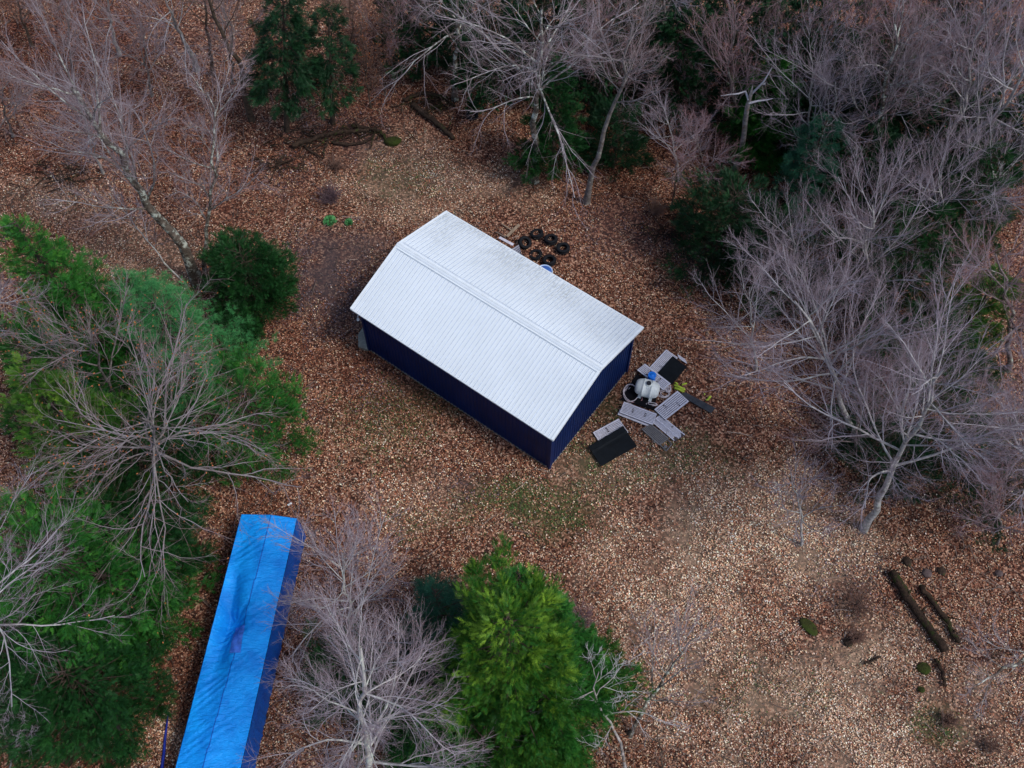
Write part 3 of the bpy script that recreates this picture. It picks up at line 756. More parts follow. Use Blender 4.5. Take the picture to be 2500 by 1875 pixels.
plank((255,400),(470,520), .09, .05, .06, 'dark narrow board nearest the shed roof edge', mk='stick')
plank((335,615),(620,775), .16, .05, .5, 'pale lilac board leaning along the back wall under the eave', mk='pl_grey')
# ribbed panel leaning out from behind the shed
q4 = [Vector(Z2(730, 660, .45)), Vector(Z2(800, 880, .40)), Vector(Z2(760, 1000, .05)), Vector(Z2(560, 760, .05))]
mb = MB(); c = sum(q4, Vector())/4
pe = empty('leaning_panel', (c.x, c.y, .04)); tag(pe, 'grey ribbed panel corner leaning out behind the back eave of the shed', 'ribbed board')
off = Vector(pe.location)
def UU(s, t, h): 
    p = q4[0].lerp(q4[1], s).lerp(q4[3].lerp(q4[2], s), t) - off; return p + Vector((.5, .2, .8)).normalized()*h
mb.add([UU(0,0,0), UU(1,0,0), UU(1,1,0), UU(0,1,0), UU(0,0,-.04), UU(1,0,-.04), UU(1,1,-.04), UU(0,1,-.04)], [(0,3,2,1),(4,5,6,7),(0,1,5,4),(1,2,6,5),(2,3,7,6),(3,0,4,7)])
mb.build('slab', M['pl_groove'], pe); mb = MB()
for k in range(6):
    s0, s1 = (k+.15)/6, (k+.85)/6
    mb.add([UU(s0,0,.001), UU(s1,0,.001), UU(s1,1,.001), UU(s0,1,.001), UU(s0,0,.03), UU(s1,0,.03), UU(s1,1,.03), UU(s0,1,.03)], [(4,5,6,7),(0,1,5,4),(1,2,6,5),(2,3,7,6),(3,0,4,7)])
mb.build('ribs', M['pl_grey'], pe)
# pale blue tub behind the shed
M['paleblue'] = simple('pale_blue_plastic', (.38, .50, .74), .4, .45, .12, 3)
M['midblue'] = simple('mid_blue_plastic', (.04, .12, .40), .4, .45, .12, 3)
tp = Z2(1270, 1240, .4); tb = empty('plastic_tub', (tp[0], tp[1], 0), R(-40)); tag(tb, 'pale blue rounded plastic tub half hidden behind the back eave', 'tub')
mb = MB(); mb.lathe([(.36, 0), (.44, .5), (.47, .52), (.47, .56), (.42, .56), (.34, .06), (0, .06)], 28); mb.build('body', M['paleblue'], tb, True)
mb = MB(); mb.lathe([(.41, .50), (.41, .515), (0, .53)], 28); mb.build('dark_inside', M['midblue'], tb, True)  # dark blue disc paints the tub's shaded inside

# ------------------------------------------------------------------ logs, rocks, stumps, brush
def log_mat(name, dark, light, moss, amt):
    m, n, l, b = mat(name, light, .95, .1); co = obj_co(n)
    r = ramp(n, [(.35, dark), (.68, light)]); l.new(noise(n, l, co, 7, 6, .75), r.inputs[0])
    g = noise(n, l, co, 1.7, 5, .7)
    l.new(mix(n, l, maprange(n, l, g, .62-amt*.25, .70-amt*.2), r.outputs[0], moss), b.inputs['Base Color'])
    bump(n, l, b, noise(n, l, co, 12, 5), .8, .05); return m
M['log_moss'] = log_mat('mossy_log', (.012, .009, .007), (.06, .036, .025), (.025, .034, .009), .35)
M['log_dark'] = log_mat('dark_log', (.014, .010, .008), (.07, .045, .032), (.04, .055, .015), .15)
M['moss'] = log_mat('moss', (.02, .022, .008), (.05, .055, .014), (.035, .05, .010), .7)
M['rock'] = simple('forest_rock', (.085, .06, .06), .95, .1, .35, 5, bstr=.6, bscale=12, dirt=(.05, .06, .03), dirt_amt=.5)
def log(pts, r0, r1, label, mk='log_dark', name='fallen_log', seed=0, z=.1, cat='log'):
    r_ = random.Random(seed); w = [Vector(P(x, y)) for x, y in pts]; out = []
    for a, b_ in zip(w[:-1], w[1:]):
        for k in range(6): out.append(a.lerp(b_, k/6))
    out.append(w[-1]); N = len(out)
    out = [p + Vector((r_.uniform(-.06, .06), r_.uniform(-.06, .06), z + (r0+(r1-r0)*i/N)*.6)) for i, p in enumerate(out)]
    c = out[N//2].copy(); c.z = 0
    mb = MB(); mb.tube([p-c for p in out], [(r0+(r1-r0)*i/N)*r_.uniform(.85, 1.15) for i in range(N)], 12)
    for k in range(3):
        i = r_.randrange(2, N-2); d = Vector((r_.uniform(-1, 1), r_.uniform(-1, 1), .5)).normalized()*r_.uniform(.3, .8); mb.tube([out[i]-c, out[i]-c+d*.6, out[i]-c+d], [r1*.4, r1*.3, r1*.15], 6)
    o = mb.build(name, M[mk], None, True); o.location = c; tag(o, label, cat, 'fallen logs on the forest floor'); return o
log([(2174,1400),(2230,1490),(2305,1592)], .23, .20, 'thicker of two dark mossy logs lying side by side at lower right', 'log_moss', seed=1)
log([(2245,1435),(2295,1500),(2340,1572)], .15, .11, 'thinner mossy log parallel to the thick dark one at lower right', 'log_moss', seed=2)
log([(1010,262),(1060,300),(1108,342)], .19, .14, 'dark straight log slanting down at the back of the clearing', 'log_dark', seed=3)
log([(716,360),(770,342),(826,326),(900,322)], .16, .10, 'long dark log low in the brush left of the clearing back edge', 'log_dark', seed=4)
log([(860,312),(900,318),(930,325),(944,348)], .13, .10, 'bent mossy log beside the green stump at the clearing back edge', 'log_moss', seed=5)
log([(812,352),(850,358),(892,350),(915,335)], .10, .06, 'thin curved dark branch log in front of the longer brush logs', 'log_dark', seed=6)
log([(300,1608),(345,1572),(394,1535)], .17, .14, 'mossy log lying against the dark cedar at left of the blue tarp', 'log_moss', seed=7)
log([(165,1872),(205,1815),(234,1780)], .24, .20, 'broad shadowed log under the lower left cedar', 'log_moss', seed=8)
log([(2110,1622),(2132,1610),(2152,1605)], .07, .05, 'short rusty branch left of the mossy boulder', 'log_dark', seed=9, z=.02)
log([(2280,1610),(2296,1640),(2306,1680)], .10, .07, 'short mossy log stub below the two parallel logs', 'log_moss', seed=10)
log([(1960,505+0),(2010,500)], .05, .04, 'short brown stick under the right hand trees', 'log_dark', seed=11, z=.02)
log([(985,250),(1030,232),(1080,238),(1110,262)], .14, .08, 'dark curved log behind the straight slanting log', 'log_moss', seed=12)
log([(735,355),(790,390),(800,345)], .07, .05, 'crooked thin branch fallen left of the bush', 'log_dark', seed=13)

def rock(px, py, r, label, mk='rock', seed=0, name='rock', cat='rock', flat=.6, ax=1., rot=0, group='rocks and stumps on the forest floor'):
    g = np.random.default_rng(seed); bm = bmesh.new(); bmesh.ops.create_icosphere(bm, subdivisions=4, radius=1)
    D = [Vector(g.normal(0, 1, 3)).normalized() for _ in range(9)]
    for v_ in bm.verts:
        s = 1 + .10*sum(math.sin(3*v_.co.dot(d)+i) for i, d in enumerate(D))/3
        for d in D[:5]: s = min(s, .88/max(.3, v_.co.dot(d))) if v_.co.dot(d) > .3 else s
        v_.co = v_.co*s; v_.co.x *= ax; v_.co *= r; v_.co.z = v_.co.z*flat
    me = bpy.data.meshes.new(name); bm.to_mesh(me); bm.free(); me.polygons.foreach_set('use_smooth', [True]*len(me.polygons))
    o = link(name, me, M[mk]); p = P(px, py); o.location = (p[0], p[1], r*flat*.35); o.rotation_euler = (0, 0, R(rot)); tag(o, label, cat, group); return o
rock(368, 1590, .42, 'grey brown rock beside the mossy log, uppermost of three by the left cedar', seed=1)
rock(338, 1636, .48, 'grey rock half under the cedar edge, middle of three', seed=2, ax=1.1)
rock(284, 1762, .62, 'largest grey rock below the left cedar, lowest of three', seed=3)
rock(1976, 1532, .30, 'bright mossy oblong stump in the pale leaves', 'moss', 4, 'mossy_stump', 'stump', .5, 1.7, -55)
rock(2254, 1632, .30, 'round moss covered boulder below the two logs', 'moss', 5, 'mossy_boulder')
rock(2249, 1684, .16, 'small mossy stone below the moss covered boulder', 'moss', 6, 'mossy_stone')
rock(2262, 1400, .24, 'brown rock at the upper end of the thin mossy log', seed=7)
rock(2438, 1400, .20, 'rounded brown rock near the right edge under the branches', seed=8)
rock(2298, 1395, .22, 'dark rock between the brown rocks under the branches', 'log_dark', 9)
rock(960, 347, .40, 'green moss covered stump at the end of the bent log', 'moss', 10, 'mossy_stump', 'stump', .55, 1.4, 10)
rock(2215, 1372, .24, 'dark broken stump above the thick log', 'log_dark', 11, 'broken_stump', 'stump', .7)
rock(2070, 1600-30, .22, 'small dark stump beside the purple bramble', 'log_dark', 12, 'broken_stump', 'stump', .7)
for i, (x, y, w_, h_, lb) in enumerate(((760, 340, 60, 16, 'tangle of dark sticks on the long log at the clearing back edge'), (880, 330, 70, 18, 'dark brush heap left of the mossy stump'), (1045, 258, 45, 18, 'brush heap behind the straight slanting log'),
        (690, 405, 50, 14, 'loose dark branches below the hemlock'), (1640, 560, 60, 40, 'dark scattered branches right of the shed back corner'), (1720, 520, 60, 35, 'dark brush at the edge of the shaded cedar'), (150, 430, 70, 25, 'dark branches at the far left under the leaning tree'))):
    g = np.random.default_rng(200+i); c = P(x, y); mb = MB()
    for k in range(34):
        a = g.normal(0, .5) + (0 if g.random() < .6 else g.random()*3); L_ = .5+1.3*g.random(); ox, oy = g.normal(0, w_/60, 2)*np.array([1, .45]); z = .05+.2*g.random()
        mb.tube([(ox-math.cos(a)*L_/2, oy-math.sin(a)*L_/2, z), (ox+g.normal(0, .1), oy+g.normal(0, .1), z+.06), (ox+math.cos(a)*L_/2, oy+math.sin(a)*L_/2, z+g.normal(0, .08))], [.035, .028, .012], 5)
    o = mb.build('brush_heap', M['log_moss' if i in (1, 2) else 'log_dark'], None, True); o.location = (c[0], c[1], 0); tag(o, lb, 'brush heap', 'heaps of dead brush')
# white scrap and blue strip
mb = MB(); mb.add([(-.14,-.03,.03),(-.02,.05,.05),(.12,.02,.03),(.03,-.04,.07),(-.05,-.10,.04),(.06,.10,.035)], [(0,3,1),(1,3,2),(0,4,3),(1,2,5)])
o = mb.build('paper_scrap', M['white_trim']); p = P(708, 1232); o.location = (p[0], p[1], .03); tag(o, 'crumpled white scrap on the leaves beyond the far end of the tarp', 'scrap')
pts = [Vector(P(x, y, .08)) for x, y in ((411,1738),(407,1775),(403,1800),(400,1840),(396,1875),(392,1910))]
c = pts[3].copy(); c.z = 0; mb = MB(); mb.tube([p-c + Vector((0, 0, .03*math.sin(i*2))) for i, p in enumerate(pts)], [.02, .04, .06, .07, .075, .07], 8)
M['deepblue'] = simple('deep_blue_plastic', (.004, .02, .26), .5, .4, .3, 5)
o = mb.build('tarp_roll', M['deepblue'], None, True); o.location = c; tag(o, 'thin rolled strip of dark blue tarp on the leaves left of the covered pile', 'tarp strip')

# ------------------------------------------------------------------ bare trees
def tubes(Pt, Rd, sides, lv):
    """Pt [N,n,3], Rd [N,n], lv [N,n] -> verts, quads, lv"""
    N, n_, _ = Pt.shape
    T = np.empty_like(Pt); T[:, 1:-1] = Pt[:, 2:] - Pt[:, :-2]; T[:, 0] = Pt[:, 1]-Pt[:, 0]; T[:, -1] = Pt[:, -1]-Pt[:, -2]
    T /= np.linalg.norm(T, axis=2, keepdims=True) + 1e-9
    ref = np.where(np.abs(T[:, :1, 2:3]) > .9, np.array([[[1., 0, 0]]]), np.array([[[0, 0, 1.]]]))
    A = np.cross(T, ref); A /= np.linalg.norm(A, axis=2, keepdims=True) + 1e-9; B = np.cross(T, A)
    q = np.arange(sides) * 2*math.pi/sides
    V = Pt[:, :, None] + Rd[:, :, None, None] * (A[:, :, None]*np.cos(q)[None, None, :, None] + B[:, :, None]*np.sin(q)[None, None, :, None])
    i = np.arange(N*n_*sides).reshape(N, n_, sides)
    a = i[:, :-1]; b_ = i[:, 1:]; F_ = np.stack([a, np.roll(a, -1, 2), np.roll(b_, -1, 2), b_], -1).reshape(-1, 4)
    return V.reshape(-1, 3), F_, np.repeat(lv.reshape(-1), sides)

def spawn(par, k, tmin, tmax, amin, amax, lr, npts, up, wob, rr, g, rmin, flat=0.):
    Pt, Rd, Ln = par; N, n_, _ = Pt.shape
    t = tmin + (tmax-tmin) * ((np.arange(k)[None] + g.random((N, k)))/k)
    f = t*(n_-1); i0 = np.clip(f.astype(int), 0, n_-2); fr = (f-i0)[..., None]; ar = np.arange(N)[:, None]
    p0 = Pt[ar, i0]*(1-fr) + Pt[ar, i0+1]*fr; r0 = Rd[ar, i0]*(1-fr[..., 0]) + Rd[ar, i0+1]*fr[..., 0]
    T = Pt[ar, i0+1]-Pt[ar, i0]; T /= np.linalg.norm(T, axis=2, keepdims=True) + 1e-9
    ref = np.where(np.abs(T[..., 2:3]) > .9, np.array([1., 0, 0]), np.array([0, 0, 1.]))
    A = np.cross(T, ref); A /= np.linalg.norm(A, axis=2, keepdims=True) + 1e-9; B = np.cross(T, A)
    az = (np.arange(k)[None]*2.4 + g.random((N, 1))*6.283 + g.normal(0, .35, (N, k)))
    if flat: B = B*(1-flat)
    S = A*np.cos(az)[..., None] + B*np.sin(az)[..., None]; S /= np.linalg.norm(S, axis=2, keepdims=True) + 1e-9
    ang = amin + (amax-amin)*g.random((N, k))
    d = T*np.cos(ang)[..., None] + S*np.sin(ang)[..., None]
    L = Ln[:, None]*lr*(1.0-.55*t)*(.65+.6*g.random((N, k)))
    d = d.reshape(-1, 3); L = L.reshape(-1); p = p0.reshape(-1, 3); K = len(L)
    q = np.empty((K, npts, 3)); q[:, 0] = p; st = (L/(npts-1))[:, None]
    bend = g.normal(0, wob, (K, 3))
    for j in range(1, npts):
        d = d + np.array([0, 0, up]) + bend*.35 + g.normal(0, wob, (K, 3)); d /= np.linalg.norm(d, axis=1, keepdims=True)
        q[:, j] = q[:, j-1] + d*st
        q[:, j, 2] = np.maximum(q[:, j, 2], .05)
    rs = np.clip(np.minimum(r0.reshape(-1)*.62, rr*L**1.0), rmin, None)
    Rr = rs[:, None]*np.linspace(1, .32, npts)[None]; Rr = np.maximum(Rr, rmin*.5)
    return q, Rr, L

def bare_tree(name, label, base, top, hgt, r0, mk, seed=0, fork=.35, limbs=10, lens=.55, spread=(.5, .95), n2=8, n3=7, n4=4, up=.10, up1=.06, wob=.10, group=None,
              cat='bare tree', leaves_=0, tw=.011, tmax=.97, basez=0., twl=1.):
    g = np.random.default_rng(seed+100)
    b_ = P(*base) if base is not None else None
    t_ = P(top[0], top[1], hgt)
    if b_ is None: b_ = np.array([t_[0]+g.normal(0, .5), t_[1]+g.normal(0, .5), 0])
    n_ = 14; s = np.linspace(0, 1, n_)[:, None]
    mid = (b_+t_)/2; pts = b_*(1-s) + t_*s
    Lh = np.linalg.norm(t_-b_)
    w = np.cumsum(g.normal(0, .011*Lh, (n_, 3)), 0); w -= w[0] + (w[-1]-w[0])*s; w[:, 2] *= .3; pts = pts + w*np.minimum(1, s*3)
    pts[0, :2] = b_[:2]*.6 + pts[1, :2]*.4; pts[0, 2] = -.1
    root = empty(name, (b_[0], b_[1], 0)); org_ = np.array([b_[0], b_[1], 0])
    rad = r0*(1-.78*s[:, 0]**.9); rad[0] *= 1.35; rad[1] *= 1.06
    tr = (pts[None]-org_, rad[None], np.array([Lh]))
    V0, F0, l0 = tubes(tr[0], tr[1], 10, np.linspace(0, .35, n_)[None])
    link('trunk', mesh_np('trunk', V0, [F0], {'lv': l0}, True), M[mk], root)
    L1 = spawn(tr, limbs, fork, tmax, spread[0], spread[1], lens*1.08, 9, up1, wob*.9, .0088, g, .012)
    # long leaders keep their length
    L2 = spawn(L1, n2+1, .10, .97, .32, .82, .62, 7, up, wob, .0062, g, .008)
    L3 = spawn(L2, n3+2, .10, .98, .28, .75, .60*twl, 5, up*.6, wob*1.0, .0055, g, tw*.60)
    Vs, Fs, ls = [], [], []; off_ = 0
    sets = [(L1, 7, .25, .5), (L2, 5, .45, .75), (L3, 3, .65, .95)]
    if n4:
        L4 = spawn(L3, max(1, n4-1), .12, .95, .25, .75, .66*twl, 3, up*.4, wob*.8, .006, g, tw*.38); sets.append((L4, 3, .8, 1.))
    for (S, sd_, a, c) in sets:
        K, m_ = S[1].shape; lv = np.repeat(np.linspace(a, c, m_)[None], K, 0)
        v_, f_, lw = tubes(S[0], S[1], sd_, lv); Vs.append(v_); Fs.append(f_+off_); ls.append(lw); off_ += len(v_)
    link('crown', mesh_np('crown', np.concatenate(Vs), [np.concatenate(Fs)], {'lv': np.concatenate(ls)}, True), M[mk], root)
    if leaves_:
        e = (L4 if n4 else L3)[0][:, -1]; e = e[g.random(len(e)) < leaves_]; N = len(e)
        u_ = g.normal(0, 1, (N, 3)); u_ /= np.linalg.norm(u_, axis=1, keepdims=True); v_ = np.cross(u_, g.normal(0, 1, (N, 3))); v_ /= np.linalg.norm(v_, axis=1, keepdims=True)
        V_ = np.stack([e-u_*.05, e+v_*.03, e+u_*.05, e-v_*.03], 1).reshape(-1, 3)
        C = np.array([.26, .085, .03])*(.5+g.random((N, 1)))
        link('withered_leaves', mesh_np('withered_leaves', V_, [np.arange(N*4).reshape(N, 4)], fcol=C), M['leaf'], root)
    tag(root, label, cat, group); return root

BT = 'bare deciduous trees round the clearing'
T = bare_tree
# left side
T('bare_tree', 'large lichen spotted bare tree leaning up and left over the upper left ground', (488,690), (175,215), 15, .34, 'bark_lichen', 1, .40, 15, .58, (.35,.75), 10, 8, 4, group=BT)
T('bare_tree', 'slimmer bare tree rising straight from beside the leaning lichen tree', (500,686), (505,225), 12.5, .13, 'bark_lichen', 2, .30, 12, .42, (.4,.85), 9, 8, 4, group=BT)
T('bare_sapling', 'thin grey leaning sapling left of the large lichen tree', (462,705), (265,470), 6, .06, 'bark_pale', 3, .45, 8, .45, (.5,1.1), 7, 5, 2, group=BT)
T('bare_tree', 'pale branched tree with a dark trunk near the top left', (482,168), (395,-20), 8.5, .17, 'bark_pale', 4, .30, 10, .62, (.8,1.3), 8, 7, 3, group=BT, up1=.0)
T('bare_tree', 'dark curving trunk running out of the top edge left of the hemlock', (614,290), (470,-160), 15, .19, 'bark_brown', 5, .50, 9, .45, (.5,.95), 7, 6, 3, group=BT)
T('bare_tree', 'thin dark trunk just left of the dark curving trunk', (520,180), (478,-80), 10, .13, 'bark_brown', 6, .45, 8, .45, (.5,1.), 7, 6, 3, group=BT)
T('bare_tree', 'tawny twiggy tree in the extreme upper left corner', (75,110), (20,-90), 8, .10, 'bark_brown', 7, .15, 12, .5, (.5,1.), 8, 7, 3, group=BT)
T('bare_tree', 'grey bare tree at the top edge right of the upper left corner', (290,130), (250,-90), 9, .12, 'bark_pale', 8, .3, 9, .5, (.5,1.), 7, 6, 3, group=BT)
T('bare_tree', 'wide bare tree spreading over the green cedars at left of the tarp', (395,1180), (345,1020), 14, .155, 'bark_mauve', 9, .42, 20, .60, (.7,1.35), 8, 6, 3, group=BT, up1=.0, up=.06, leaves_=.28, wob=.17)
T('bare_tree', 'second bare tree tangled above the pine at centre left', (300,1010), (225,810), 12, .12, 'bark_mauve', 10, .45, 10, .55, (.5,1.1), 8, 6, 3, group=BT, leaves_=.2, wob=.13)
T('bare_tree', 'pale branched tree reaching in from the lower left edge', (-60,1590), (-50,1440), 14, .22, 'bark_pale', 11, .45, 14, .55, (.75,1.35), 9, 6, 3, group=BT, up1=.0)
T('bare_tree', 'bare crown on the left edge over the upper cedars', (-50,850), (-20,690), 13, .14, 'bark_pale', 12, .5, 9, .38, (.6,1.1), 8, 6, 3, group=BT)
T('bare_tree', 'small bare crown on the left edge between the yellow green and lower cedars', (-40,1400), (-20,1230), 12, .12, 'bark_pale', 13, .55, 8, .35, (.6,1.2), 8, 6, 3, group=BT)
T('bare_sapling', 'thin forked sapling in the bottom left corner', (20,1890), (60,1740), 5, .05, 'bark_pale', 14, .35, 7, .5, (.4,.9), 6, 5, 0, group=BT)
# bottom
T('bare_tree', 'dense pale barked tree between the blue tarp and the big cedar', (935,1990), (880,1580), 15.0, .21, 'bark_birch', 15, .36, 26, .41, (.65,1.3), 10, 8, 4, group=BT, up1=.02, wob=.12)
T('bare_tree', 'finer pale tree fanning up beyond the dense pale barked one', (865,1600), (835,1350), 10, .10, 'bark_birch', 16, .22, 18, .55, (.45,1.), 9, 8, 3, group=BT)
T('bare_sapling', 'crooked pale dead looking branches at the right side of the big cedar', (1530,1900), (1462,1640), 8.5, .09, 'bark_dead', 17, .5, 8, .42, (.8,1.4), 5, 4, 2, group=BT, wob=.2, up1=0, tw=.012)
T('bare_tree', 'dark thin leaning tree over pale leaves right of the big cedar', (1535,1800), (1700,1555), 5.5, .12, 'bark_lichen', 18, .35, 9, .65, (.6,1.2), 7, 6, 2, group=BT)
T('bare_tree', 'bare branches reaching in low from the right edge near the logs', (2590,1560), (2385,1672), 3.5, .13, 'bark_lichen', 19, .3, 9, .5, (.4,1.), 7, 5, 2, group=BT)
T('bare_sapling', 'faint bare sapling in the bottom centre right of the leaning tree', (1620,1880), (1600,1760), 4, .045, 'bark_brown', 20, .3, 8, .6, (.7,1.3), 6, 5, 0, group=BT)
# top centre
T('bare_tree', 'big maple like bare tree with drooping pale limbs at top centre', (1305,440), (1322,20), 14.5, .24, 'bark_lichen', 21, .50, 17, .55, (.75,1.5), 8, 6, 3, group=BT, up1=-.06, up=.02, wob=.13)
T('bare_tree', 'bare tree with long pale limbs hanging left of the big top centre tree', (1110,240), (1100,-60), 11, .2, 'bark_lichen', 22, .42, 13, .62, (.85,1.5), 8, 6, 3, group=BT, up1=-.08, up=.0, wob=.13)
T('bare_tree', 'tall straight grey trunk standing behind the shed with a small crown', (1430,492), (1545,55), 14.5, .19, 'bark_mauve', 23, .60, 12, .40, (.6,1.2), 9, 7, 3, group=BT)
T('bare_sapling', 'brown brushy sapling with clinging leaves right of the hemlock', (905,262), (880,60), 6.5, .06, 'bark_brown', 24, .1, 14, .35, (.25,.6), 7, 5, 2, group=BT, leaves_=.5)
T('bare_sapling', 'second brown sapling just beyond the brushy one', (940,230), (935,50), 6, .05, 'bark_brown', 25, .1, 10, .35, (.25,.6), 6, 5, 2, group=BT, leaves_=.4)
T('bare_tree', 'slender tree with a pinkish fine crown left of the broken snag', (1783,345), (1792,10), 12, .10, 'bark_red', 26, .28, 14, .36, (.45,.95), 9, 7, 3, group=BT)
T('bare_sapling', 'low pinkish bare sapling in front of the slender pinkish tree', (1735,315), (1675,190), 4.5, .06, 'bark_red', 27, .2, 10, .7, (.6,1.3), 8, 6, 3, group=BT)
T('bare_tree', 'wide thin crown with fine twigs between the straight trunk and the snag', (1660,440), (1625,290), 5.5, .07, 'bark_pale', 28, .2, 11, .75, (.7,1.35), 8, 7, 3, group=BT, up1=0)
T('bare_sapling', 'dark sapling trunk behind the shed right of the straight grey trunk', (1640,512), (1650,400), 4, .07, 'bark_brown', 29, .3, 8, .5, (.4,.9), 6, 5, 0, group=BT)
T('bare_tree', 'background bare tree at the top edge above the pinkish sapling', (1600,150), (1640,-60), 10, .14, 'bark_pale', 30, .3, 11, .5, (.6,1.2), 8, 6, 3, group=BT)
T('bare_tree', 'background bare tree at the top edge above the right hand cedar', (1930,230), (1990,-40), 12, .14, 'bark_red', 31, .3, 12, .5, (.5,1.1), 9, 7, 3, group=BT)
# right
T('bare_tree', 'forked grey tree rising from the thicket at upper right', (2110,440), (2185,60), 13.5, .20, 'bark_lichen', 32, .38, 14, .52, (.4,.85), 9, 7, 4, group=BT)
T('bare_tree', 'bright lichen trunk slanting to the upper right, lower of two', (2305,480), (2510,150), 14, .21, 'bark_pale', 33, .45, 12, .48, (.5,1.), 9, 7, 3, group=BT)
T('bare_tree', 'pale trunk parallel to and left of the bright lichen trunk', (2270,420), (2400,60), 14, .16, 'bark_pale', 34, .40, 12, .48, (.4,.9), 9, 7, 4, group=BT)
T('bare_tree', 'bare tree with reddish twigs at the top right corner', (2440,260), (2420,-40), 13, .15, 'bark_red', 35, .3, 13, .48, (.45,1.), 9, 7, 4, group=BT)
T('bare_tree', 'background bare tree between the forked tree and the top edge', (2080,210), (2130,-60), 12, .13, 'bark_red', 36, .3, 12, .48, (.45,1.), 9, 7, 3, group=BT)
T('bare_tree', 'fan shaped bare tree below the forked tree at right', (2140,760), (2130,500), 11, .13, 'bark_pale', 37, .22, 14, .58, (.35,.85), 9, 8, 4, group=BT)
T('bare_tree', 'low fan of straight pale branches over the dark cedar', (1990,760), (1930,545), 8.5, .10, 'bark_pale', 38, .25, 12, .55, (.5,1.05), 9, 7, 3, group=BT)
T('bare_tree', 'moss and lichen trunk with a dense lavender crown right of the junk pile', (2105,1085), (1940,735), 13.5, .165, 'bark_pale', 39, .38, 20, .50, (.5,1.15), 10, 8, 4, group=BT, up1=.03)
T('bare_tree', 'largest dense bare crown at centre right with a pale streaked trunk', (2112,1290), (2305,900), 15.5, .19, 'bark_pale', 140, .40, 22, .50, (.55,1.25), 10, 8, 4, group=BT, up1=.02)
T('bare_tree', 'reddish bare crown on the right edge above the largest one', (2470,900), (2430,620), 12.5, .15, 'bark_red', 41, .3, 14, .48, (.5,1.05), 9, 8, 4, group=BT)
T('bare_tree', 'bare crown half outside the right edge below the reddish one', (2560,1250), (2520,1020), 13, .18, 'bark_pale', 42, .4, 14, .48, (.6,1.2), 9, 7, 4, group=BT)
T('bare_tree', 'small bare tree between the two dense crowns at right', (2090,1130), (2120,880), 9.5, .10, 'bark_red', 43, .3, 12, .5, (.5,1.), 9, 7, 3, group=BT)
T('bare_tree', 'low sparse tree fading into the leaves below the junk pile crown', (1960,1330), (1930,1150), 6.5, .07, 'bark_pale', 44, .3, 12, .6, (.6,1.2), 7, 6, 2, group=BT)
T('bare_tree', 'thin bare tree behind the tall upper right cedar', (2000,420), (2040,200), 10, .10, 'bark_pale', 45, .3, 11, .5, (.5,1.1), 8, 7, 3, group=BT)

for a_ in (('fine twigged tree in the tangle between the snag and the forked tree', (1960,400), (1975,130), 11, .09, 'bark_pale', 50), ('fine twigged tree in the middle of the upper right tangle', (2230,330), (2260,90), 12, .10, 'bark_red', 51),
           ('slender bare tree in front of the shaded right hand cedar', (2290,640), (2300,420), 10, .09, 'bark_pale', 52), ('slender bare tree right of the fan shaped tree', (2380,560), (2420,330), 10, .10, 'bark_pale', 53),
           ('thin bare tree overlapping the left side of the lavender crown', (1850,900), (1830,700), 8.5, .08, 'bark_pale', 54), ('thin twiggy tree along the left edge of the very dark cedar', (1720,480), (1700,330), 7.5, .07, 'bark_red', 55),
           ('wispy tree at the top edge between the hemlocks and the long limbed tree', (960,190), (965,-20), 8, .08, 'bark_red', 56), ('wispy tree at the top edge left of the straight trunk crown', (1440,250), (1450,40), 9, .08, 'bark_red', 57),
           ('wispy low tree filling the gap at the lower right of the largest crown', (2440,1330), (2430,1180), 7, .07, 'bark_red', 58), ('airy bare tree over the upper left leaves', (250,420), (190,250), 8, .08, 'bark_pale', 59),
           ('thin brown tree near the left end of the top edge', (180,190), (140,10), 8, .09, 'bark_mauve', 60), ('thin brown tree in the top left between the corner and the pale branched tree', (370,230), (340,60), 8, .09, 'bark_mauve', 61),
           ('low brown tree on the left edge beyond the leaning lichen tree', (30,330), (-10,190), 7, .08, 'bark_mauve', 62), ('spindly brown tree just left of the first hemlock', (565,200), (545,20), 9, .08, 'bark_mauve', 63), ('spindly brown tree between the hemlocks and the brush heap', (860,180), (850,-20), 9, .07, 'bark_brown', 64)):
    T('bare_tree', a_[0], a_[1], a_[2], a_[3], a_[4], a_[5], a_[6], .25, 13, .55, (.45,1.05), 8, 7, 3, group=BT)
LATE()
# broken snag
def snag():
    b_ = Vector(P(1796, 410)); Z = lambda x, y, z: Vector(P(1600+x/2.458, y/2.458, z)) - b_
    root = empty('broken_snag', b_); tag(root, 'broken dead trunk with bleached forked branches beside the right hand cedar', 'dead tree')
    def lvtube(ptsl, rads, name, lo, hi, sides=10):
        Pt = np.array([[tuple(p) for p in ptsl]]); g = np.random.default_rng(3)
        V_, F_, l_ = tubes(Pt, np.array([rads]), sides, np.linspace(lo, hi, len(ptsl))[None]); 
        link(name, mesh_np(name, V_, [F_], {'lv': l_}, True), M['bark_dead'], root)
    lvtube([Vector((0, 0, -.1)), Z(512,930,1.6), Z(530,820,3.3), Z(540,720,4.7), Z(552,640,5.8), Z(572,570,6.6), Z(584,512,7.3)], [.20, .17, .15, .15, .13, .10, .03], 'trunk', 0, .2)
    for pl in ([Z(575,565,6.6), Z(612,530,7.2), Z(650,490,7.8), Z(680,440,8.4), Z(700,405,8.8)], [Z(560,600,6.3), Z(540,548,6.6), Z(500,562,6.6), Z(440,568,6.5), Z(390,576,6.4)], [Z(560,620,6.1), Z(620,605,6.3), Z(670,600,6.4), Z(705,590,6.5)], [Z(655,500,7.7), Z(660,512,7.6), Z(640,505,7.5)]):
        n_ = len(pl); lvtube(pl, list(np.linspace(.075, .02, n_)), 'branch', .6, 1, 7)
snag()

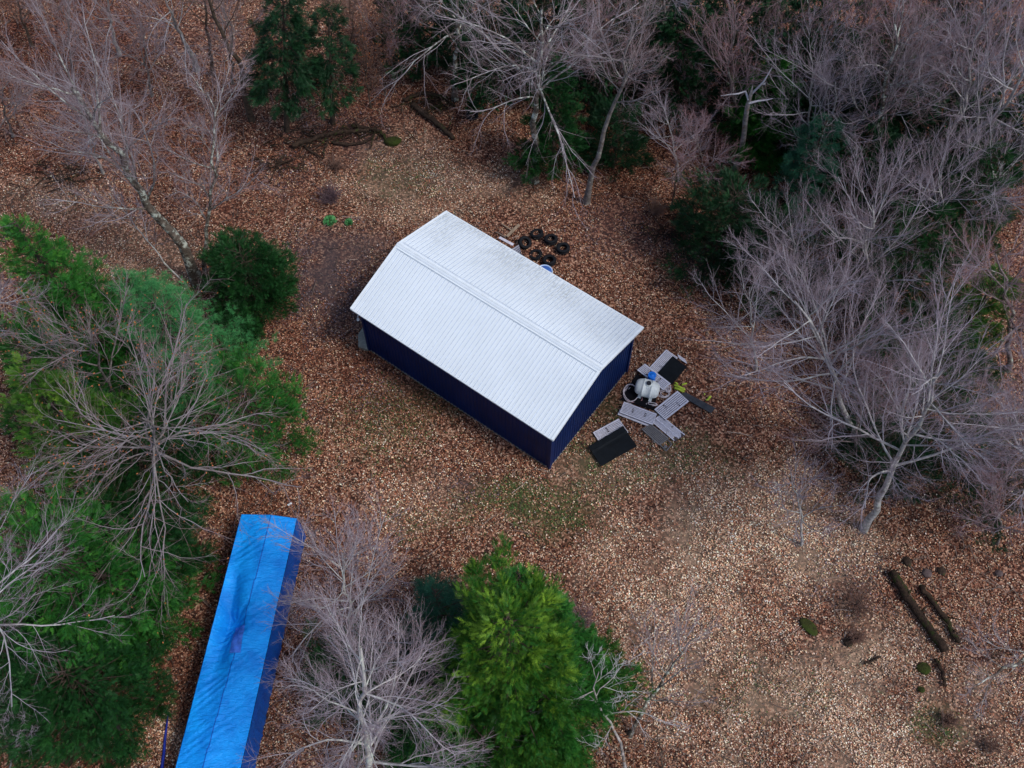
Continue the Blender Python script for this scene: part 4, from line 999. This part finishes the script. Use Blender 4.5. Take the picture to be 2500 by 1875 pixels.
# bushes
def bush(name, label, px, py, r, mk, seed, n_=60, cat='bush', h=1.0):
    g = np.random.default_rng(seed); c = P(px, py); a = g.random(n_)*6.283; tl = .2+g.random(n_)*.9
    d = np.stack([np.cos(a)*tl, np.sin(a)*tl, np.full(n_, h)], 1); d /= np.linalg.norm(d, axis=1, keepdims=True)
    L = r*(.6+.6*g.random(n_)); m_ = 6; q = np.empty((n_, m_, 3)); q[:, 0] = g.normal(0, .12*r, (n_, 3))*[1, 1, 0]
    for j in range(1, m_): q[:, j] = q[:, j-1] + (d + g.normal(0, .12, (n_, 3)))*(L/(m_-1))[:, None]
    S1 = (q, np.repeat(np.linspace(.016, .008, m_)[None], n_, 0), L)
    S2 = spawn(S1, 7, .2, .98, .4, 1., .5, 4, .05, .12, .01, g, .008); S3 = spawn(S2, 4, .2, .95, .4, 1., .5, 3, .0, .12, .01, g, .007)
    Vs, Fs, ls = [], [], []; o_ = 0
    for S, sd_, lv in ((S1, 4, .6), (S2, 3, .8), (S3, 3, .95)):
        v_, f_, l_ = tubes(S[0], S[1], sd_, np.full(S[1].shape, lv)); Vs.append(v_); Fs.append(f_+o_); ls.append(l_); o_ += len(v_)
    o = link(name, mesh_np(name, np.concatenate(Vs), [np.concatenate(Fs)], {'lv': np.concatenate(ls)}, True), M[mk]); o.location = (c[0], c[1], 0)
    tag(o, label, cat, 'leafless bushes in the clearing')
M['bark_purple'] = bark('bark_purple', (.05,.04,.045), (.10,.08,.09), (.12,.085,.10), (.15,.09,.10), None)
bush('bare_bush', 'round purplish bare bush between the shed and the brush pile', 812, 490, 1.1, 'bark_purple', 1, 50)
bush('bramble_bush', 'purplish grey bramble left of the two mossy logs', 2095, 1480, 1.4, 'bark_brown', 2, 34)
bush('bare_bush', 'small dark bramble tuft below the purplish grey bramble', 2090, 1560, .7, 'bark_brown', 3, 40)
bush('bare_bush', 'thin reddish shrub at the right shoulder of the big cedar', 1418, 1520, 1.3, 'bark_red', 4, 30)
bush('bare_bush', 'low dark twigs under the top left trees', 820, 470-60, .8, 'bark_brown', 5, 40)
bush('bare_bush', 'faint twiggy scrub in the shadow right of the shed behind the junk', 1735, 585, 1.0, 'bark_brown', 6, 50)
bush('bare_bush', 'brown scrub between the straight trunk and the shaded cedar', 1600, 520, .9, 'bark_brown', 7, 50)
bush('bare_bush', 'twiggy scrub at the bottom right under the low branches', 2420, 1830, .9, 'bark_brown', 8, 24)
bush('bare_bush', 'olive scrub above the bottom right leaves', 2310, 1760, .6, 'bark_brown', 9, 40)

# ------------------------------------------------------------------ evergreens
def sprays(C, D, size, kind, g, tone):
    """C [N,3] centres, D [N,3] direction, size [N] -> leaflet quads"""
    N = len(C); r_ = g.normal(0, 1, (N, 3)); Sd = np.cross(D, r_); Sd /= np.linalg.norm(Sd, axis=1, keepdims=True)+1e-9
    if kind == 'cedar': offs = [(-.1, 0, 1.0, .11)] + [(s_, sg, .62-.42*s_, .085) for s_ in (.05, .28, .52) for sg in (1, -1)]
    elif kind == 'fine': offs = [(-.05, 0, 1.45, .046)] + [(s_, sg, .72-.42*s_, .050) for s_ in (.0, .28, .56, .84) for sg in (1, -1)]
    else: offs = [(0, a_, 1., .030) for a_ in range(14)]
    Vs = []; tp = []; tn = []
    Nn = np.cross(D, Sd)
    for (s_, sg, ln, wd_) in offs:
        if kind in ('cedar', 'fine'):
            b0 = C + D*(s_*size)[:, None]
            d = D*.85 + Sd*(sg*.48) + Nn*g.normal(0, .16, (N, 1)); d /= np.linalg.norm(d, axis=1, keepdims=True)
            w_ = np.cross(d, Nn); 
        else:
            d = D*.75 + g.normal(0, .55, (N, 3)); d /= np.linalg.norm(d, axis=1, keepdims=True); b0 = C
            w_ = np.cross(d, g.normal(0, 1, (N, 3)))
        w_ /= np.linalg.norm(w_, axis=1, keepdims=True)+1e-9
        Lq = (size*ln*(.8+.4*g.random(N)))[:, None]; ww_ = (size*wd_)[:, None]
        sagv = np.array([0, 0, -1.])*Lq*.10
        Vs.append(np.stack([b0+d*Lq*.1+w_*ww_, b0+d*Lq+sagv, b0+d*Lq*.1-w_*ww_], 1))
        tp.append(np.stack([np.full(N, .25), np.full(N, 1.), np.full(N, .25)], 1)); tn.append(np.repeat(tone[:, None], 3, 1))
    V = np.concatenate(Vs).reshape(-1, 3); f_ = np.arange(len(V)).reshape(-1, 3)
    return V, f_, np.concatenate(tp).ravel(), np.concatenate(tn).ravel()

def evergreen(name, label, apex, h, r, mk, seed, base=None, kind='cedar', n=2600, size=.42, shape='cone', low=.12, lean=None, cat=None, group=None, nl=90, droop=.0, upd=.35, lob=.25, toptip=.0):
    g = np.random.default_rng(seed+500)
    t_ = P(apex[0], apex[1], h); b_ = P(*base) if base else np.array([t_[0], t_[1], 0.])
    ax = t_-b_; root = empty(name, (b_[0], b_[1], 0))
    # trunk
    n_ = 8; s = np.linspace(0, .93, n_)[:, None]; pts = ax*s; pts[0, 2] = -.1
    Rt = (.035+.014*h)*(1-s[:, 0]*.92)
    V0, F0, l0 = tubes(pts[None], Rt[None], 8, np.zeros((1, n_)))
    link('trunk', mesh_np('trunk', V0, [F0], {'lv': l0}, True), M['bark_trunk'], root)
    # limbs: azimuth and height, each of its own length so the outline is uneven
    k = np.arange(nl); tt = low + (1-low)*((k+g.random(nl))/nl)**1.0; az = k*2.39996 + g.normal(0, .25, nl)
    u_ = (tt-low)/(1-low)
    if shape == 'cone': rr_ = r*(1-u_)**.75*.95 + r*.05
    elif shape == 'ovoid': rr_ = r*np.sqrt(np.clip(1-((u_-.25)/.78)**2, .01, 1))
    else: rr_ = r*(1-u_)**.45
    lobes = 1 + lob*np.sin(az*2+seed)*np.cos(u_*5+seed) + .6*lob*np.sin(az*3.3+u_*9+seed*2)
    rr_ = rr_*lobes*((.60+.50*g.random(nl)) if shape == 'cone' else (.76+.30*g.random(nl)))
    d0 = np.stack([np.cos(az), np.sin(az), upd*(.4+u_)-droop*(1-u_)], 1)
    # sprays distributed along limbs, in proportion to limb surface
    wgt = rr_**1.4+.10; nc = max(30, int(n/7)); per = 15 if kind != 'pine' else 10
    lc = g.choice(nl, nc, p=wgt/wgt.sum()); qc = np.clip(g.random(nc)**.40, .12, 1.0)
    sidec = g.normal(0, 1, (nc, 3))*(.055+.15*(1-qc))[:, None]*np.maximum(rr_[lc], .5)[:, None]; sidec[:, 2] *= .7
    CC = ax[None]*tt[lc][:, None] + d0[lc]*(rr_[lc]*qc)[:, None] + sidec
    CC[:, 2] = CC[:, 2] - droop*.3*qc**2*rr_[lc]
    cr_ = (.12+.20*g.random(nc))*(.75+.09*r)                      # each tuft is its own lump of sprays
    n = nc*per; ci = np.repeat(np.arange(nc), per); o3 = g.normal(0, 1, (n, 3)); o3 /= np.linalg.norm(o3, axis=1, keepdims=True)
    out_ = d0[lc][ci] + np.array([0, 0, .35+upd*.5-droop]); out_ /= np.linalg.norm(out_, axis=1, keepdims=True)
    o3 = o3 + out_*.45
    C = CC[ci] + o3*(cr_[ci]*g.random(n)**.5)[:, None]*np.array([1, 1, .75])
    C[:, 2] = np.maximum(C[:, 2], .12)
    D = out_*.75 + o3*.7 + g.normal(0, .22, (n, 3)); D /= np.linalg.norm(D, axis=1, keepdims=True)
    tc = g.random(nc)**1.2
    tone = np.clip(-.06 + .58*tc[ci] + .22*g.random(n) + .14*g.random(nl)[lc[ci]] + toptip*np.clip(u_[lc][ci]*1.3-.35, 0, 1)*qc[ci], 0, 1)
    sz = size*(.40+.60*g.random(n))*.66
    V, F_, tp, tn = sprays(C, D, sz, kind, g, tone)
    link('crown', mesh_np('crown', V, [F_], {'tip': tp, 'tone': tn}, False), M[mk], root)
    # limb wood
    LP = np.stack([ax[None]*tt[:, None] + d0*(rr_*a)[:, None]*np.array([1, 1, 1]) for a in (0, .3, .6, .85)], 1)
    V1, F1, l1 = tubes(LP, np.repeat(np.linspace(.035, .01, 4)[None], nl, 0)*(.5+.06*h), 4, np.zeros((nl, 4)))
    link('limbs', mesh_np('limbs', V1, [F1], {'lv': l1}, True), M['bark_trunk'], root)
    tag(root, label, cat or name.replace('_', ' ').replace('tree', 'tree'), group); return root
EG = 'evergreen trees round the clearing'
E_ = evergreen
# foreground
E_('cedar_tree', 'largest bright green cedar with yellow green tips at the bottom centre', (1240,1500), 14.5, 5.0, 'fol_cedar', 1, kind='fine', n=17000, size=.50, low=.08, cat='cedar tree', group=EG, nl=105, lob=.22, toptip=.5)
E_('cedar_tree', 'darker cedar top poking up just beyond the largest cedar', (1268,1400), 11, 2.0, 'fol_green', 2, kind='fine', n=3600, size=.42, low=.25, cat='cedar tree', group=EG, nl=80)
E_('cedar_tree', 'second cedar top at the upper right shoulder of the largest cedar', (1358,1475), 9.5, 1.9, 'fol_green', 3, kind='fine', n=3600, size=.42, low=.15, cat='cedar tree', group=EG, nl=80)
E_('cedar_tree', 'low cedar at the right foot of the largest cedar behind the pale branches', (1440,1600), 6.0, 2.0, 'fol_green', 4, kind='fine', n=4200, size=.40, low=.05, cat='cedar tree', group=EG, nl=80)
E_('cedar_tree', 'full green cedar filling the lower right side of the largest cedar', (1345,1690), 8.0, 2.5, 'fol_green', 61, kind='fine', n=6000, size=.44, low=.04, cat='cedar tree', group=EG, nl=90, shape='ovoid')
E_('cedar_tree', 'cedar mass at the bottom edge below the largest cedar', (1180,1800), 6.0, 2.8, 'fol_green', 62, kind='fine', n=4500, size=.44, low=.04, cat='cedar tree', group=EG, nl=80, shape='ovoid')
E_('pine_tree', 'blurred blue green pine at the left shoulder of the largest cedar', (1062,1440), 9.5, 2.5, 'fol_teal', 5, kind='pine', n=5200, size=.34, low=.15, cat='pine tree', group=EG, nl=80)
E_('cedar_tree', 'dark green understorey cedar below the dense pale barked tree', (1010,1690), 5.5, 3.0, 'fol_dark', 6, kind='fine', n=5000, size=.45, low=.03, cat='cedar tree', group=EG, nl=90, shape='ovoid')
E_('cedar_tree', 'small dark understorey cedar left under the dense pale barked tree', (830,1620), 4.0, 2.0, 'fol_dark', 7, kind='fine', n=2400, size=.42, low=.03, cat='cedar tree', group=EG, nl=60, shape='ovoid')
# left
E_('cedar_tree', 'tall green cedar at the left edge, uppermost of the left group', (35,540), 13, 3.0, 'fol_green', 8, kind='fine', n=7500, size=.44, cat='cedar tree', group=EG, nl=110, toptip=.4)
E_('cedar_tree', 'olive topped cedar beside the uppermost left cedar', (150,690), 10.5, 2.6, 'fol_green', 9, kind='fine', n=6000, size=.42, cat='cedar tree', group=EG, nl=100)
E_('pine_tree', 'soft bright green pine with feathery tufts at centre left', (375,735), 9, 3.6, 'fol_pine', 10, kind='pine', n=9000, size=.36, low=.15, cat='pine tree', group=EG, nl=110, shape='round', lob=.4)
E_('pine_tree', 'paler tufted pine top at the upper left of the feathery pine', (310,680), 7.5, 2.0, 'fol_pine', 11, kind='pine', n=4200, size=.34, low=.25, cat='pine tree', group=EG, nl=70, shape='round', lob=.4)
E_('juniper_tree', 'compact dark juniper at the foot of the leaning lichen tree', (585,615), 5.2, 2.4, 'fol_dark', 12, kind='fine', n=10500, size=.36, low=.03, cat='juniper tree', group=EG, nl=110, shape='ovoid', lob=.12)
E_('cedar_tree', 'dull green cedar between the dark juniper and the tarp', (585,955), 6.0, 2.9, 'fol_green', 13, kind='fine', n=5200, size=.40, low=.04, cat='cedar tree', group=EG, nl=90, shape='ovoid')
E_('cedar_tree', 'small dark cedar directly below the compact juniper', (570,745), 3.6, 1.3, 'fol_dark', 14, kind='fine', n=1800, size=.36, low=.05, cat='cedar tree', group=EG, nl=50)
E_('cedar_tree', 'yellow green cedar at the left edge halfway down', (55,900), 13, 3.4, 'fol_yellow', 15, kind='fine', n=9000, size=.46, cat='cedar tree', group=EG, nl=120, toptip=.35)
E_('cedar_tree', 'green cedar on the left edge between the olive topped and yellow green ones', (5,790), 11, 2.6, 'fol_green', 60, kind='fine', n=5000, size=.44, cat='cedar tree', group=EG, nl=90)
E_('pine_tree', 'small blue green pine between the two upper left cedars', (85,800), 9.5, 1.8, 'fol_teal', 16, kind='pine', n=3200, size=.32, cat='pine tree', group=EG, nl=60)
E_('cedar_tree', 'dark cedar beneath the wide bare tree at left', (290,1060), 7, 3.8, 'fol_dark', 17, kind='fine', n=6500, size=.45, low=.03, cat='cedar tree', group=EG, nl=100, shape='ovoid')
E_('cedar_tree', 'mid green cedar under bare branches left of the tarp', (330,1290), 5.5, 2.5, 'fol_dark', 18, kind='fine', n=5000, size=.44, low=.03, cat='cedar tree', group=EG, nl=90, shape='ovoid')
E_('cedar_tree', 'broad green cedar at the lower left edge above the dark one', (90,1330), 9.5, 3.9, 'fol_green', 19, kind='fine', n=9000, size=.46, low=.05, cat='cedar tree', group=EG, nl=120, shape='ovoid', toptip=.2)
E_('cedar_tree', 'green cedar in the middle of the lower left group', (240,1400), 6.5, 2.9, 'fol_green', 20, kind='fine', n=6000, size=.44, low=.04, cat='cedar tree', group=EG, nl=100, shape='ovoid')
E_('cedar_tree', 'dark spreading cedar in the lower left corner beside the three rocks', (150,1640), 6.0, 3.6, 'fol_dark', 21, kind='fine', n=9500, size=.46, low=.03, cat='cedar tree', group=EG, nl=120, shape='ovoid', toptip=.25)
E_('cedar_tree', 'deep green cedar filling the gap at the far lower left', (-30,1560), 7.0, 3.4, 'fol_dark', 22, kind='fine', n=5500, size=.46, low=.03, cat='cedar tree', group=EG, nl=90, shape='ovoid')
# top
E_('hemlock_tree', 'dark hemlock with a bare lower trunk at the top left centre', (690,-30), 11, 3.0, 'fol_deep', 23, base=(700,318), kind='fine', n=4200, size=.50, low=.40, cat='hemlock tree', group=EG, nl=90, droop=.35, upd=.1)
E_('hemlock_tree', 'second dark hemlock crown right of the first at the top', (800,0), 9.5, 2.2, 'fol_deep', 24, base=(812,300), kind='fine', n=1900, size=.48, low=.35, cat='hemlock tree', group=EG, nl=60, droop=.35, upd=.1)
E_('cedar_tree', 'dark green tree seen through the drooping limbs at top centre', (1365,150), 8.5, 2.3, 'fol_dark', 25, base=(1345,425), kind='fine', n=5000, size=.44, low=.08, cat='cedar tree', group=EG, nl=90)
E_('cedar_tree', 'small shaded cedar right of the straight grey trunk', (1515,265), 5.0, 1.8, 'fol_deep', 26, kind='fine', n=3000, size=.42, low=.05, cat='cedar tree', group=EG, nl=60, shape='ovoid')
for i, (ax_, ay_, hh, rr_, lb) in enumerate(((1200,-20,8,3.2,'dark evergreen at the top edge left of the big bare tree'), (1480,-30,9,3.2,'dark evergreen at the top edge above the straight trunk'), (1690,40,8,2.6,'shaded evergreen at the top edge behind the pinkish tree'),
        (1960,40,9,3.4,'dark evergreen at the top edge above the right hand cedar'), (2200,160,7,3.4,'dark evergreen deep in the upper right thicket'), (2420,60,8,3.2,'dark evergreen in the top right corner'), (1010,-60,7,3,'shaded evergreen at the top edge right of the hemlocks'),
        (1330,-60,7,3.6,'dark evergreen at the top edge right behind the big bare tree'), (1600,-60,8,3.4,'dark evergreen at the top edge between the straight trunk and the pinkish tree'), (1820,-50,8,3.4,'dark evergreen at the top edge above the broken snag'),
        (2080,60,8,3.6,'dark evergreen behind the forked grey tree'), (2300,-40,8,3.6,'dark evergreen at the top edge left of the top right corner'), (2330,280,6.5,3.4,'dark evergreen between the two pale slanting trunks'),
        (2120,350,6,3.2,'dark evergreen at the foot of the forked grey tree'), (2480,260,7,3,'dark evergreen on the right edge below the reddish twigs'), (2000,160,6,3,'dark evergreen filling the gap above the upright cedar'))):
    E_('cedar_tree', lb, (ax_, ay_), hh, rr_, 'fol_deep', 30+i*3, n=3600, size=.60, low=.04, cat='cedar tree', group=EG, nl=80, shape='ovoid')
# right
E_('cedar_tree', 'upright cedar with brighter green tips beside the broken snag', (1900,150), 7, 2.7, 'fol_green', 40, kind='fine', n=8000, size=.44, low=.08, cat='cedar tree', group=EG, nl=120, toptip=.2)
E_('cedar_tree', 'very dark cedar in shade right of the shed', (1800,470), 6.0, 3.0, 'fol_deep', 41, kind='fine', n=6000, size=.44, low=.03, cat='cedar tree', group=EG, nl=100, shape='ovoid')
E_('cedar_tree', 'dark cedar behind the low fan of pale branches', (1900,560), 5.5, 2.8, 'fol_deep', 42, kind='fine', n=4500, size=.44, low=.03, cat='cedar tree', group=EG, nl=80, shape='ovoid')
E_('pine_tree', 'dull blue green pine right of the upright cedar', (2020,290), 8.5, 2.6, 'fol_teal', 43, kind='pine', n=4200, size=.36, cat='pine tree', group=EG, nl=70)
E_('cedar_tree', 'dark green cedar on the right edge beside the lichen trunk', (2440,360), 9, 3.2, 'fol_dark', 44, kind='fine', n=6000, size=.46, low=.05, cat='cedar tree', group=EG, nl=90)
E_('cedar_tree', 'shaded cedar in the middle of the right hand thicket', (2270,560), 6.5, 3.2, 'fol_dark', 45, kind='fine', n=4500, size=.48, low=.04, cat='cedar tree', group=EG, nl=80, shape='ovoid')
E_('cedar_tree', 'yellow green cedar top near the right edge under reddish twigs', (2450,660), 9.0, 2.5, 'fol_yellow', 46, kind='fine', n=4800, size=.42, low=.08, cat='cedar tree', group=EG, nl=80)
E_('cedar_tree', 'dark low cedar behind the largest bare crown', (2300,830), 6.5, 3.4, 'fol_dark', 47, kind='fine', n=5200, size=.46, low=.03, cat='cedar tree', group=EG, nl=80, shape='ovoid')
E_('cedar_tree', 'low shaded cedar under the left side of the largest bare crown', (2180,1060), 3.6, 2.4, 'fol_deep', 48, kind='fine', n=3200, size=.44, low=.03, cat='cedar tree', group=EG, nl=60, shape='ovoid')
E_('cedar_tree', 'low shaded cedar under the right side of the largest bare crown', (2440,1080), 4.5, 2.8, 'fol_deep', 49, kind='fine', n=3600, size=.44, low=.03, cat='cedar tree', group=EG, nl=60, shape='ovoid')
E_('cedar_tree', 'dark cedar between the thicket and the reddish right crown', (2120,620), 5.5, 2.6, 'fol_deep', 50, kind='fine', n=3400, size=.46, low=.03, cat='cedar tree', group=EG, nl=60, shape='ovoid')
# low green plants
def weed(px, py, r, label, seed, c=(.05, .20, .05)):
    g = np.random.default_rng(seed); N = 160; p = P(px, py)
    a = g.random(N)*6.283; rr_ = r*np.sqrt(g.random(N)); C = np.stack([rr_*np.cos(a), rr_*np.sin(a), .05+.25*g.random(N)*(1-rr_/r)], 1)
    D = np.stack([np.cos(a), np.sin(a), .6+0*a], 1)+g.normal(0, .3, (N, 3)); D /= np.linalg.norm(D, axis=1, keepdims=True)
    V, F_, tp, tn = sprays(C, D, np.full(N, .22), 'cedar', g, g.random(N))
    o = link('green_plant', mesh_np('green_plant', V, [F_], {'tip': tp, 'tone': tn}), M['fol_pine']); o.location = (p[0], p[1], 0); tag(o, label, 'plant')
weed(806, 541, .28, 'small bright green plant alone on the leaves left of the shed', 1)
weed(852, 545, .09, 'tiny green sprout right of the small bright green plant', 2)
